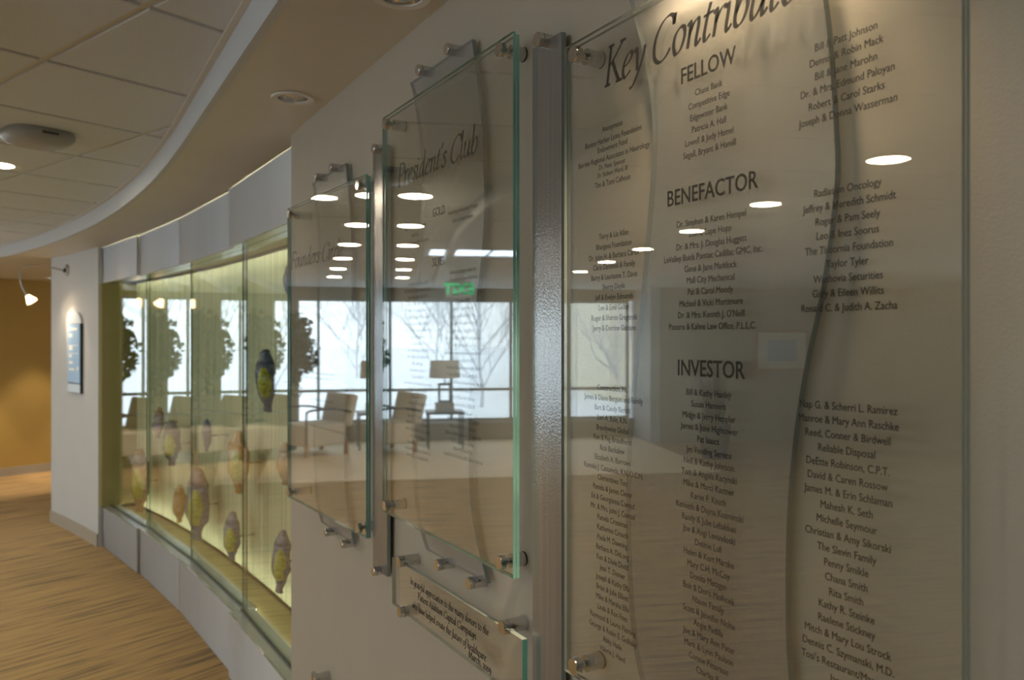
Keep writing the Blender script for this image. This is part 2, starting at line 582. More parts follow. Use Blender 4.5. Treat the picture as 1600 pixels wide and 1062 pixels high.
fa = finish('trim_fascia', bm, M['fascia'])
structure(fa, 'white curved fascia between tile ceiling and soffit', 'fascia')
bm = bmesh.new()
prism(bm, [(x, fasc(x, -0.040)) for x in fx] + [(x, fasc(x, -0.0225)) for x in fx[::-1]], ZC - 0.016, ZC - 0.003)
structure(finish('trim_angle', bm, M['grid']), 'thin metal wall angle along the top of the fascia', 'trim')

# tile ceiling
ce = new_box('ceiling', (-5.4, -7.2, ZC + 0.045), (13.2, 8.0, ZC + 0.10), mat('ceiling_void', (0.3, 0.28, 0.25), 0.9))
ce.rotation_euler = (0, 0, GROT)
structure(ce, 'suspended ceiling of square mineral tiles', 'ceiling')
def tile_mesh():
    bm = bmesh.new()
    h = T / 2 - 0.0045
    q = h - 0.009
    lay = [(q, -0.010), (q + 0.002, -0.0085), (q + 0.002, 0.0), (h, 0.0), (h, 0.014)]
    rings = [[bm.verts.new((sx * r, sy * r, z)) for sx, sy in ((-1, -1), (1, -1), (1, 1), (-1, 1))] for r, z in lay]
    bm.faces.new(rings[0][::-1])
    for a, b in zip(rings, rings[1:]):
        for i in range(4):
            bm.faces.new((a[i], a[(i + 1) % 4], b[(i + 1) % 4], b[i]))
    bm.faces.new(rings[-1])
    me = bpy.data.meshes.new('ceiling_tile')
    bm.normal_update()
    bm.to_mesh(me)
    bm.free()
    me.materials.append(M['tile'])
    return me
tm = tile_mesh()
inv = Matrix.Rotation(-GROT, 4, 'Z')
far_bm = bmesh.new()
TR = 2                                   # troffer tiles left out
troffer_cells = {(7, -1), (7, -2)}
ntile = 0
a_p1, w_p1 = P1.dot(g1), P1.dot(g2)
for k in range(-13, 17):
    for l in range(-13, 7):
        c = P1 + g1 * (T * (k + 0.5)) + g2 * (T * (l + 0.5))
        a_, w_ = c.dot(g1), c.dot(g2)
        if not (-5.1 < a_ < 12.6 and -7.4 < w_ < 6.5):
            continue
        if a_ > 10.7 and w_ > 2.6:
            continue
        if a_ > 11.8 and w_ < -3.5:
            continue
        inside = min((c + g1 * sx * T / 2 + g2 * sy * T / 2).y - fasc((c + g1 * sx * T / 2 + g2 * sy * T / 2).x) for sx in (-1, 1) for sy in (-1, 1))
        if inside > 0 or (k, l) in troffer_cells:
            continue
        lc = inv @ Vector((c.x, c.y, ZC))
        if (k >= -3 and l >= -6 and ntile < 240):
            o = bpy.data.objects.new('ceiling_tile', tm)
            COL.objects.link(o)
            o.parent = ce
            o.location = lc
            ntile += 1
        else:
            h = T / 2 - 0.0045
            box(far_bm, (lc.x - h, lc.y - h, ZC - 0.01), (lc.x + h, lc.y + h, ZC + 0.014))
ft = finish('far_ceiling_tiles', far_bm, M['tile'], ce)
ft['kind'] = 'stuff'
# grid of tees, a little above the tile faces
bm = bmesh.new()
for l in range(-12, 8):
    lc = inv @ (P1 + g2 * (T * l))
    box(bm, (-5.1, lc.y - 0.012, ZC - 0.002), (12.6, lc.y + 0.012, ZC + 0.0))
for k in range(-12, 17):
    lc = inv @ (P1 + g1 * (T * k))
    box(bm, (lc.x - 0.012, -5.0, ZC - 0.0021), (lc.x + 0.012, 7.5, ZC - 0.0001))
gr = finish('ceiling_grid', bm, M['grid'], ce)
gr['label'] = 'beige metal grid of the tile ceiling'
# a second curved white rail hung below the tiles, further out in the lobby
rp = [(-2.2, -1.12), (-3.41, -1.33), (-4.03, -1.47), (-5.0, -1.80), (-5.9, -2.16), (-7.3, -2.74), (-8.65, -3.30), (-10.2, -3.95)]
rp = crom(rp, 5)
bm = bmesh.new()
off = []
for i, p in enumerate(rp):
    a, b = Vector(rp[max(0, i - 1)]), Vector(rp[min(len(rp) - 1, i + 1)])
    d = (b - a).normalized()
    off.append((p[0] - d.y * 0.06, p[1] + d.x * 0.06))
prism(bm, rp + off[::-1], ZC - 0.10, ZC - 0.012)
structure(finish('trim_rail', bm, M['fascia']), 'slim curved white bulkhead below the lobby tiles', 'trim')

# ================================================================== DOWNLIGHTS
def downlight(x, y, z, r, lit, label, group=None, cup=0.06):
    t = empty('recessed_downlight', (x, y, z))
    tag(t, label, 'downlight', group)
    new_lathe('trim_ring', [(r * 0.82, -0.001), (r * 0.84, -0.004), (r * 1.15, -0.005), (r * 1.2, -0.001)], M['trim_ring'], t, 32, caps=False)
    if cup > 0.02:
        new_lathe('reflector', [(r * 0.83, -0.001), (r * 0.8, cup * 0.5), (r * 0.55, cup), (0.0, cup)], M['reflector'], t, 32, caps=False)
        if lit:
            new_lathe('lamp', [(0.0, cup * 0.55), (r * 0.42, cup * 0.6), (r * 0.45, cup * 0.95)], M['lamp_soft'], t, 20, caps=False)
        else:
            new_lathe('lamp', [(0.0, cup * 0.55), (r * 0.36, cup * 0.62), (r * 0.4, cup * 0.98)], M['trim_ring'], t, 20, caps=False)
    else:
        new_lathe('lens', [(0.0, -0.002), (r * 0.83, -0.002)], M['downlight'], t, 32, caps=False)
    return t
downlight(*SOFF_LIGHTS[0], ZS, 0.053, False, 'unlit chrome downlight in the soffit above the leftmost glass panel')
downlight(*SOFF_LIGHTS[1], ZS, 0.053, False, 'unlit soffit downlight above the middle panel, cut by the top edge of the photo')
downlight(*SOFF_LIGHTS[2], ZS, 0.053, True, 'lit soffit downlight that washes the top of the largest donor panel')
add_light('soffit_spot', 'SPOT', (SOFF_LIGHTS[2][0], SOFF_LIGHTS[2][1], ZS - 0.01), 120.0, LAMP_WARM, target=(SOFF_LIGHTS[2][0], SOFF_LIGHTS[2][1] + 0.05, 1.5), size=0.05, spot=1.45, blend=0.9)
downlight(*CORR_LIGHT, ZS, 0.085, True, 'small lit downlight over the corridor, beside the white wall')
for i, (lx, ly) in enumerate([CORR_LIGHT] + CORR_ADDED):
    if i:
        downlight(lx, ly, ZS, 0.085, True, 'added corridor downlight for the tan wall, %s of two hidden by the white wall' % ('nearer', 'farther')[i - 2] if i > 1 else 'added corridor downlight in the soffit just left of the frame', 'added corridor downlights out of view' if i > 1 else None)
    add_light('corridor_spot', 'SPOT', (lx, ly, ZS - 0.02), 75, LAMP_WARM, target=(lx - 0.03, ly, 0), size=0.04, spot=0.98, blend=0.4)
ROW = [(2.79, 0.74)]
for k in range(2, 13, 2):
    ROW.append((k + 0.5 + 0.06, 0.30))
for j in (-3.18,):
    for k in range(-2, 13, 2):
        ROW.append((k + 0.5, j))
for k, l in ROW:
    c = P1 + g1 * (T * k) + g2 * (T * l)
    if l == 0.74:
        lab = 'lit round downlight in the tile ceiling, cut by the left edge of the photo'
        grp = None
    else:
        row = {0.30: 'in the row along the curved fascia', -3.18: 'in the middle lobby row'}[l]
        nth = int(12 - math.floor(k)) // 2
        lab = 'lit lobby ceiling downlight %s, %s from the window wall' % (row, ('first', 'second', 'third', 'fourth', 'fifth', 'sixth', 'seventh', 'eighth')[nth])
        grp = 'lobby ceiling downlights'
    downlight(c.x, c.y, ZC - 0.010, 0.085 if l == 0.74 else 0.105, True, lab, grp, cup=0.0)
# square troffer pair, cool white
c = P1 + g1 * (T * 7.5) + g2 * (T * -1.0)
tf = empty('ceiling_troffer', (c.x, c.y, ZC), GROT)
tag(tf, 'cool white rectangular ceiling light panel, mirrored near the edge of the middle panel', 'ceiling light')
bm = bmesh.new()
for lo, hi in (((-0.30, -0.60, -0.008), (-0.27, 0.60, 0.02)), ((0.27, -0.60, -0.008), (0.30, 0.60, 0.02)), ((-0.27, -0.60, -0.008), (0.27, -0.57, 0.02)), ((-0.27, 0.57, -0.008), (0.27, 0.60, 0.02)), ((-0.27, -0.012, -0.008), (0.27, 0.012, 0.02))):
    box(bm, lo, hi)
finish('troffer_frame', bm, M['trim_ring'], tf)
M['cool'] = emit_mat('troffer_lens', (0.72, 0.86, 1.0), 5.0)
new_box('diffuser', (-0.275, -0.575, 0.0), (0.275, 0.575, 0.012), M['cool'], tf)

# grey ceiling device
t = empty('ceiling_sensor', (*(P1 + g1 * 0.915 + g2 * 0.33).xy, ZC - 0.010), GROT)
tag(t, 'grey dome-shaped device on a ceiling tile at upper left', 'ceiling device')
M['device'] = mat('grey_plastic', (0.36, 0.355, 0.345), 0.4)
def superloop(bm, r, z, ex=3.2, n=32, sx=1.0):
    vs = []
    for i in range(n):
        a = 2 * pi * i / n
        ca, sa = cos(a), sin(a)
        k = (abs(ca) ** ex + abs(sa) ** ex) ** (-1 / ex)
        vs.append(bm.verts.new((r * k * ca * sx, r * k * sa, z)))
    return vs
bm = bmesh.new()
rg = [superloop(bm, r, z) for r, z in ((0.118, 0.0), (0.122, -0.012), (0.120, -0.030), (0.102, -0.046), (0.07, -0.056), (0.03, -0.060))]
for a, b in zip(rg, rg[1:]):
    for i in range(32):
        bm.faces.new((a[i], a[(i + 1) % 32], b[(i + 1) % 32], b[i])).smooth = True
bm.faces.new(rg[-1])
bmesh.ops.recalc_face_normals(bm, faces=list(bm.faces))
finish('housing', bm, M['device'], t)
new_box('status_window', (-0.1225, -0.03, -0.026), (-0.118, 0.03, -0.016), mat('dark_slot', (0.05, 0.05, 0.05), 0.3), t)

# ================================================================== DISPLAY CASE
ZB, ZH = 0.315, 2.065
SJ = [-0.33, 0.80, 1.90, 2.90, 3.88]          # facet joints along the arc
BACK = 0.28
case = empty('display_case', arcp(1.8))
tag(case, 'long curved display case with stainless base and header and a lit yellow green back', 'display case')
off0 = -arcp(1.8)
def cpr(name, pts, z0, z1, m):
    o = new_prism(name, [p + off0 for p in pts], z0, z1, m, case)
    return o
HEAD = [32.3, 34.9, 37.6, 40.0]
def facet(i, d, th):
    a, b = SJ[i] + 0.002, SJ[i + 1] - 0.002
    mid = arcp((a + b) / 2, d)
    ln = (arcp(b, d) - arcp(a, d)).length
    hd = radians(HEAD[i] - 30.0)
    tn = Vector((-cos(hd), -sin(hd), 0))
    nn = Vector((-sin(hd), cos(hd), 0))
    p, q = mid - tn * ln / 2, mid + tn * ln / 2
    return [p, q, q + nn * th, p + nn * th], nn
for i in range(4):
    a, b = SJ[i], SJ[i + 1]
    e = 0.002
    cpr('base_panel', facet(i, 0.004, 0.012)[0], 0.012, ZB, M['brushed'])
    cpr('header_panel', facet(i, 0.004, 0.012)[0], ZH, ZS - 0.012, M['brushed'])
    cpr('sill', facet(i, 0.016, 0.109)[0], ZB - 0.012, ZB, M['sill'] if 'sill' in M else M.setdefault('sill', mat('satin_sill_metal', (0.66, 0.69, 0.69), 0.26, 0.75, bump=0.02, bscale=20)))
    cpr('top_sill', facet(i, 0.016, 0.109)[0], ZH, ZH + 0.012, M['sill'])
    cpr('glazing_bead', facet(i, 0.058, 0.006)[0], ZB, ZB + 0.006, M['dark_metal'])
# glass sheets: each stands at its own slight angle, lapping the next like shingles
for i in range(4):
    a, b = SJ[i], SJ[i + 1]
    mid = arcp((a + b) / 2, 0.068)
    ln = (arcp(b, 0.06) - arcp(a, 0.06)).length
    hd = radians(HEAD[i] - 30.0)
    tn = Vector((-cos(hd), -sin(hd), 0))
    nn = Vector((-sin(hd), cos(hd), 0))
    p = mid - tn * ln / 2
    q = mid + tn * ln / 2
    bm = bmesh.new()
    prism(bm, [p + off0, q + off0, q + nn * 0.007 + off0, p + nn * 0.007 + off0], ZB + 0.001, ZH - 0.001)
    bm.normal_update()
    for f in bm.faces:
        f.material_index = 0 if abs(f.normal.dot(nn)) > 0.9 else 1
    finish('glass_pane', bm, [M['case_glass'], M['case_edge']], case)
# back panel: cast resin with soft vertical ripples
def back_mat():
    m, nt, b = new_mat('ribbed_resin_back')
    b.inputs['Roughness'].default_value = 0.35
    tc = nt.nodes.new('ShaderNodeTexCoord')
    mp = nt.nodes.new('ShaderNodeMapping')
    mp.inputs['Scale'].default_value = (48, 48, 0.9)
    nt.links.new(tc.outputs['Object'], mp.inputs[0])
    n = nt.nodes.new('ShaderNodeTexNoise')
    n.inputs['Scale'].default_value = 1.0
    n.inputs['Detail'].default_value = 4
    n.inputs['Roughness'].default_value = 0.6
    nt.links.new(mp.outputs[0], n.inputs['Vector'])
    r = nt.nodes.new('ShaderNodeValToRGB')
    r.color_ramp.elements[0].position = 0.35
    r.color_ramp.elements[0].color = (0.44, 0.53, 0.30, 1)
    r.color_ramp.elements[1].position = 0.68
    r.color_ramp.elements[1].color = (0.95, 0.95, 0.68, 1)
    nt.links.new(n.outputs[0], r.inputs[0])
    nt.links.new(r.outputs[0], b.inputs['Base Color'])
    bp = nt.nodes.new('ShaderNodeBump')
    bp.inputs['Strength'].default_value = 0.8
    bp.inputs['Distance'].default_value = 0.03
    nt.links.new(n.outputs[0], bp.inputs['Height'])
    nt.links.new(bp.outputs[0], b.inputs['Normal'])
    return m
M['resin'] = back_mat()
M['olive'] = mat('olive_case_lining', (0.30, 0.26, 0.11), 0.5, var=0.04, scale=5)
n = 24
sb = [SJ[0] + (SJ[-1] - SJ[0]) * i / n for i in range(n + 1)]
cpr('back_panel', [arcp(s, BACK) for s in sb] + [arcp(s, BACK + 0.02) for s in sb[::-1]], ZB - 0.01, ZH + 0.01, M['resin'])
cpr('case_floor', [arcp(s, 0.085) for s in sb] + [arcp(s, BACK) for s in sb[::-1]], ZB - 0.045, ZB - 0.030, M['olive'])
cpr('case_top', [arcp(s, 0.125) for s in sb] + [arcp(s, BACK) for s in sb[::-1]], ZH + 0.03, ZH + 0.045, M['olive'])
e0 = SJ[-1]
cpr('end_panel', [arcp(e0 - 0.018, 0.02), arcp(e0, 0.0), arcp(e0, BACK), arcp(e0 - 0.018, BACK)], ZB, ZH, M['olive'])
# strip lamps tucked behind the header and the sill
M['strip_lamp'] = emit_mat('case_strip_lamp', (1.0, 0.95, 0.68), 22.0)
for i in range(4):
    a, b = SJ[i] + 0.08, SJ[i + 1] - 0.08
    cpr('strip_lamp', facet(i, 0.098, 0.022)[0], ZH + 0.0135, ZH + 0.028, M['strip_lamp'])
    cpr('strip_lamp', facet(i, 0.104, 0.014)[0], ZB - 0.028, ZB - 0.0135, M['strip_lamp'])

# ---- blown glass pods on pins
def pod_mat(name, c1, c2, rough=0.18):
    m = mat(name, c1, rough, var=0.0, scale=55, bump=0.25, bscale=60, color2=c2, spec=0.7)
    return m
M['pod_violet'] = pod_mat('violet_glass', (0.055, 0.045, 0.085), (0.19, 0.18, 0.26))
M['pod_grey'] = pod_mat('grey_violet_glass', (0.055, 0.065, 0.15), (0.20, 0.22, 0.39))
M['pod_navy'] = pod_mat('navy_glass', (0.035, 0.055, 0.14), (0.12, 0.16, 0.30))
M['pod_amber'] = pod_mat('amber_glass', (0.36, 0.16, 0.025), (0.62, 0.36, 0.07))
M['pod_brown'] = pod_mat('brown_amber_glass', (0.16, 0.075, 0.03), (0.52, 0.29, 0.09))
M['pod_lime'] = pod_mat('lime_glass', (0.30, 0.32, 0.01), (0.62, 0.64, 0.05), 0.08)
M['pod_mauve'] = pod_mat('mauve_glass', (0.28, 0.20, 0.24), (0.45, 0.36, 0.42))
def loft(bm, secs, seg=20, mi=0):
    """secs: (z, cx, cy, rx, ry)"""
    rings = []
    for z, cx, cy, rx, ry in secs:
        rings.append([bm.verts.new((cx + rx * cos(2 * pi * i / seg), cy + ry * sin(2 * pi * i / seg), z)) for i in range(seg)])
    for a, b in zip(rings, rings[1:]):
        for i in range(seg):
            f = bm.faces.new((a[i], a[(i + 1) % seg], b[(i + 1) % seg], b[i]))
            f.smooth = True
            f.material_index = mi
    bm.faces.new(rings[0][::-1]).material_index = mi
    bm.faces.new(rings[-1]).material_index = mi
PODS = [   # s, z centre, height, width on the wall, thickness, body, cap, core, lean, label, depth
    (0.70, 1.424, 0.305, 0.20, 0.092, 'pod_grey', 'pod_navy', 'pod_lime', 0.03, 'large blown glass pod with a dark navy hood and lime core, high in the case'),
    (2.62, 0.923, 0.31, 0.21, 0.105, 'pod_violet', 'pod_violet', 'pod_lime', 0.0, 'deep violet glass pod with an olive core, below the mirrored chair'),
    (2.92, 1.038, 0.21, 0.13, 0.068, 'pod_mauve', 'pod_brown', None, -0.05, 'small slanting glass pod, brown above and mauve below'),
    (1.84, 1.05, 0.195, 0.11, 0.052, 'pod_navy', 'pod_navy', None, 0.0, 'small slim navy glass pod on a short pin'),
    (1.21, 0.968, 0.34, 0.22, 0.098, 'pod_amber', 'pod_amber', 'pod_lime', 0.02, 'large amber glass pod with a lime core in the middle of the case'),
    (0.39, 1.067, 0.19, 0.13, 0.058, 'pod_brown', 'pod_brown', None, 0.0, 'slim brown amber glass pod nearest the leftmost donor panel'),
    (3.36, 0.571, 0.47, 0.24, 0.125, 'pod_brown', 'pod_brown', 'pod_lime', -0.02, 'tall brown glass pod with a lime core at the far end of the case'),
    (2.44, 0.54, 0.235, 0.15, 0.085, 'pod_amber', 'pod_amber', None, -0.03, 'small amber glass pod low in the case, left of the tall violet one'),
    (2.04, 0.606, 0.44, 0.26, 0.125, 'pod_grey', 'pod_mauve', 'pod_lime', -0.02, 'tallest grey violet glass pod with a lime core, low in the case'),
    (1.335, 0.547, 0.26, 0.18, 0.082, 'pod_grey', 'pod_grey', 'pod_lime', -0.02, 'squat violet glass pod with a broad lime core, third from the right'),
    (0.445, 0.618, 0.255, 0.16, 0.075, 'pod_grey', 'pod_grey', 'pod_lime', -0.05, 'leaning grey violet glass pod with a slim lime core, low at right'),
    (0.29, 1.873, 0.16, 0.12, 0.06, 'pod_grey', 'pod_navy', None, 0.02, 'blue grey glass pod high up, half hidden by the wall edge'),
    (0.135, 0.693, 0.16, 0.13, 0.05, 'pod_amber', 'pod_amber', None, 0.0, 'amber glass pod low down, half hidden by the wall edge'),
]
for idx, (s, z, h, w, th, mb, mc, mk, lean, lab) in enumerate(PODS):
    rnd = random.Random(idx * 13 + 5)
    d = 0.155
    pos = arcp(s + 0.02, d)
    t = empty('glass_sculpture', (pos.x, pos.y, z), atan2(-arc_tan(s).y, -arc_tan(s).x))
    tag(t, lab, 'sculpture', 'blown glass pods in the display case')
    # local x runs along the wall, local y into the case
    prof = [(0.50, 0.10), (0.485, 0.30), (0.43, 0.46), (0.36, 0.62), (0.27, 0.84), (0.14, 1.0), (0.0, 0.97), (-0.12, 1.0), (-0.22, 0.86), (-0.31, 0.62), (-0.38, 0.40), (-0.44, 0.36), (-0.485, 0.40), (-0.50, 0.26)]
    wob = [(rnd.uniform(-0.10, 0.10), rnd.uniform(-0.10, 0.10), rnd.uniform(0.9, 1.1)) for _ in prof]
    secs = []
    for (pz, pr), (ox, oy, k) in zip(prof, wob):
        lx = lean * pz * 2
        secs.append((pz * h, lx + ox * w * 0.4 + 0.0, -lean * pz * 0.9 + oy * th * 0.4, w / 2 * pr * k, th / 2 * pr * k))
    split = 4
    bm = bmesh.new()
    loft(bm, secs[split:])
    bmesh.ops.recalc_face_normals(bm, faces=list(bm.faces))
    finish('body', bm, M[mb], t)
    bm = bmesh.new()
    loft(bm, secs[:split + 1])
    bmesh.ops.recalc_face_normals(bm, faces=list(bm.faces))
    finish('hood', bm, M[mc], t)
    if mk:
        cs = []
        for pz, pr in ((0.24, 0.05), (0.2, 0.5), (0.10, 0.85), (-0.02, 1.0), (-0.14, 0.9), (-0.24, 0.6), (-0.28, 0.06)):
            lx = lean * pz * 2
            cs.append((pz * h, lx + w * 0.27, -lean * pz * 0.9 - th * 0.24, w * 0.28 * pr, th * 0.36 * pr))
        bm = bmesh.new()
        loft(bm, cs)
        bmesh.ops.recalc_face_normals(bm, faces=list(bm.faces))
        finish('core', bm, M[mk], t)
    bm = bmesh.new()
    tube(bm, [(0, th * 0.3, -h * 0.03), (0, BACK - d, -h * 0.03)], 0.006, 10)
    finish('pin', bm, M['metal'], t)
    bm = bmesh.new()
    tube(bm, [(0, BACK - d - 0.012, -h * 0.03), (0, BACK - d, -h * 0.03)], 0.012, 12)
    finish('pin_collar', bm, M['metal'], t)

# ================================================================== LETTERING
_tmp = {}
def text_bm(bm, body, cap, cx, cz, xs, y, align='C', bold=0.0):
    """one line of sans lettering as flat mesh: cap height, centre x, centre z of the caps"""
    cu = bpy.data.curves.new('lettering', 'FONT')
    cu.body = body
    cu.resolution_u = 3
    cu.offset = bold
    o = bpy.data.objects.new('lettering', cu)
    COL.objects.link(o)
    dg = bpy.context.evaluated_depsgraph_get()
    me = bpy.data.meshes.new_from_object(o.evaluated_get(dg))
    bpy.data.objects.remove(o)
    bpy.data.curves.remove(cu)
    if 'cap' not in _tmp:
        c2 = bpy.data.curves.new('cap', 'FONT')
        c2.body = 'H'
        o2 = bpy.data.objects.new('cap', c2)
        COL.objects.link(o2)
        dg = bpy.context.evaluated_depsgraph_get()
        m2 = bpy.data.meshes.new_from_object(o2.evaluated_get(dg))
        _tmp['cap'] = max(v.co.y for v in m2.vertices)
        bpy.data.objects.remove(o2)
        bpy.data.curves.remove(c2)
        bpy.data.meshes.remove(m2)
    s = cap / _tmp['cap']
    if not me.vertices:
        return 0
    x0 = min(v.co.x for v in me.vertices)
    x1 = max(v.co.x for v in me.vertices)
    base = len(bm.verts)
    for dx, dz, dy in ((-0.022, 0.0, 0.0), (0.022, 0.0, 0.00001), (0.0, 0.016, 0.00002), (0.0, -0.016, 0.00003)):   # four passes thicken the strokes
        vs = [bm.verts.new((cx + (v.co.x - (x0 + x1) / 2) * s * xs + dx * cap, y + dy, cz - cap / 2 + v.co.y * s + dz * cap)) for v in me.vertices]
        for p in me.polygons:
            try:
                bm.faces.new([vs[i] for i in p.vertices])
            except ValueError:
                pass
    bpy.data.meshes.remove(me)
    return (x1 - x0) * s * xs
def greek_bm(bm, n, x0, x1, cz, h, y, rnd):
    """an unreadable far line: small upright strokes in words"""
    x = x0
    while x < x1:
        wl = rnd.randint(3, 8)
        for i in range(wl):
            if x > x1:
                break
            hh = h * (1.0 if (i == 0 or rnd.random() < 0.25) else 0.68)
            zb = cz - h / 2
            vs = [bm.verts.new(p) for p in ((x, y, zb), (x + h * 0.16, y, zb), (x + h * 0.16, y, zb + hh), (x, y, zb + hh))]
            bm.faces.new(vs)
            if rnd.random() < 0.6:
                vs = [bm.verts.new(p) for p in ((x + h * 0.16, y, zb + hh * 0.82), (x + h * 0.38, y, zb + hh * 0.82), (x + h * 0.38, y, zb + hh), (x + h * 0.16, y, zb + hh))]
                bm.faces.new(vs)
            x += h * 0.48
        x += h * 0.35
# broad-pen serif alphabet: strokes through points, capital height 1, x-height 0.6
S_ = lambda x0, x1, z: [(x0, z), (x1, z)]
PEN = {
 'K': (0.74, [[(.12, 0), (.12, 1)], S_(.0, .26, 1), S_(.0, .26, 0), [(.66, 1), (.40, .72), (.13, .47)], [(.26, .58), (.45, .28), (.66, 0)], S_(.52, .80, 0), S_(.52, .78, 1)]),
 'e': (0.46, [[(.09, .27), (.28, .35), (.40, .49), (.33, .60), (.18, .53), (.07, .30), (.10, .07), (.22, 0), (.40, .13)]]),
 'y': (0.50, [[(.02, .52), (.11, .60), (.17, .48), (.22, .2), (.25, .04)], [(.48, .60), (.44, .32), (.28, -.06), (.12, -.30), (.0, -.36)], [(.0, -.36), (.05, -.30)]]),
 'C': (0.80, [[(.78, .76), (.72, .95), (.54, 1.01), (.28, .88), (.10, .55), (.13, .16), (.36, -.02), (.60, .06), (.74, .22)], [(.78, .74), (.80, 1.0)]]),
 'o': (0.52, [[(.26, .60), (.10, .46), (.07, .22), (.18, .0), (.36, .08), (.45, .34), (.40, .55), (.26, .60)]]),
 'n': (0.56, [[(.0, .52), (.10, .60), (.12, .45), (.10, .0)], [(.11, .30), (.22, .52), (.36, .60), (.41, .48), (.38, .12), (.43, .0), (.54, .12)]]),
 't': (0.34, [[(.20, .82), (.13, .50), (.10, .15), (.16, .0), (.31, .11)], [(.0, .56), (.34, .60)]]),
 'r': (0.40, [[(.0, .52), (.10, .60), (.12, .45), (.10, .0)], [(.11, .30), (.22, .52), (.34, .60), (.40, .54)]]),
 'i': (0.27, [[(.0, .52), (.09, .60), (.10, .40), (.09, .12), (.14, .0), (.26, .12)], [(.11, .80), (.15, .88)]]),
 'b': (0.50, [[(.02, 1.04), (.10, 1.06), (.09, .5), (.09, .12), (.20, .0), (.36, .10), (.44, .36), (.36, .58), (.22, .54), (.10, .30)]]),
 'u': (0.57, [[(.0, .52), (.09, .60), (.10, .40), (.09, .12), (.17, .0), (.32, .14), (.42, .36)], [(.43, .60), (.41, .12), (.45, .0), (.56, .12)]]),
 's': (0.38, [[(.34, .50), (.25, .60), (.12, .55), (.12, .42), (.25, .30), (.30, .14), (.20, .0), (.04, .06), (.02, .14)]]),
 'P': (0.62, [[(.12, 0), (.12, 1)], S_(.0, .30, 0), [(.0, 1), (.12, 1), (.42, .98), (.58, .78), (.46, .52), (.16, .46)]]),
 'd': (0.57, [[(.42, .50), (.30, .60), (.14, .46), (.07, .2), (.14, .01), (.28, .12), (.42, .42)], [(.38, 1.04), (.45, 1.06), (.43, .5), (.42, .12), (.46, .0), (.57, .12)]]),
 'l': (0.26, [[(.02, 1.04), (.10, 1.06), (.09, .5), (.09, .12), (.14, .0), (.26, .12)]]),
 'F': (0.60, [[(.12, 0), (.12, 1)], S_(.0, .28, 0), [(.0, 1), (.58, 1)], [(.60, 1.0), (.60, .84)], [(.14, .52), (.46, .52)], [(.46, .60), (.46, .44)]]),
 'c': (0.41, [[(.37, .50), (.28, .60), (.15, .50), (.07, .25), (.14, .01), (.26, .02), (.39, .14)]]),
 "'": (0.17, [[(.12, 1.02), (.05, .80)]]),
 'a': (0.55, [[(.42, .50), (.30, .60), (.14, .46), (.07, .2), (.14, .01), (.28, .12), (.42, .42)], [(.43, .60), (.41, .12), (.45, .0), (.56, .12)]]),
 'g': (0.52, [[(.42, .50), (.30, .60), (.14, .46), (.07, .2), (.14, .01), (.28, .12), (.42, .42)], [(.43, .60), (.42, .0), (.34, -.26), (.18, -.36), (.02, -.28)]]),
 'p': (0.52, [[(.0, .52), (.10, .60), (.12, .3), (.12, -.38)], S_(.02, .24, -.38), [(.12, .38), (.26, .59), (.40, .52), (.43, .26), (.32, .02), (.13, .06)]]),
 'f': (0.32, [[(.44, .94), (.36, 1.05), (.26, .98), (.20, .5), (.14, -.1), (.04, -.36), (-.08, -.32)], [(.04, .58), (.36, .58)]]),
 'h': (0.56, [[(.02, 1.04), (.10, 1.06), (.10, .5), (.10, .0)], [(.11, .30), (.22, .52), (.36, .60), (.41, .48), (.38, .12), (.43, .0), (.54, .12)]]),
 'm': (0.86, [[(.0, .52), (.10, .60), (.12, .45), (.10, .0)], [(.11, .30), (.22, .52), (.34, .60), (.40, .48), (.39, .0)], [(.40, .30), (.52, .52), (.66, .60), (.71, .48), (.69, .12), (.74, .0), (.85, .12)]]),
 'w': (0.70, [[(.0, .54), (.08, .60), (.12, .2), (.17, .0), (.36, .5)], [(.36, .60), (.38, .2), (.43, .0), (.60, .34), (.62, .60)]]),
 'v': (0.46, [[(.0, .54), (.08, .60), (.14, .3), (.18, .0), (.36, .30), (.42, .60)]]),
 'I': (0.32, [[(.15, 0), (.15, 1)], S_(.02, .28, 0), S_(.02, .28, 1)]),
 'A': (0.70, [[(.04, .0), (.38, 1.02)], [(.36, 1.02), (.60, .0)], [(.16, .36), (.50, .36)], S_(-.04, .16, 0), S_(.48, .72, 0)]),
 'M': (0.90, [[(.10, 0), (.16, 1)], [(.16, 1), (.42, .06)], [(.42, .06), (.74, 1)], [(.74, 1), (.80, 0)], S_(.0, .20, 0), S_(.68, .92, 0)]),
 '2': (0.44, [[(.06, .46), (.18, .62), (.34, .52), (.26, .26), (.04, .0)], [(.04, .02), (.40, .02)]]),
 '0': (0.48, [[(.24, .60), (.08, .44), (.06, .2), (.16, .0), (.34, .1), (.42, .34), (.38, .54), (.24, .60)]]),
 '9': (0.46, [[(.40, .36), (.26, .62), (.10, .44), (.14, .18), (.28, .18), (.40, .40)], [(.41, .45), (.36, .0), (.10, -.32)]]),
 '.': (0.18, [[(.05, .02), (.10, .05)]]),
 ',': (0.18, [[(.09, .05), (.04, -.12)]]),
}
def pen_width(body):
    return sum(PEN[c][0] if c != ' ' else 0.30 for c in body)
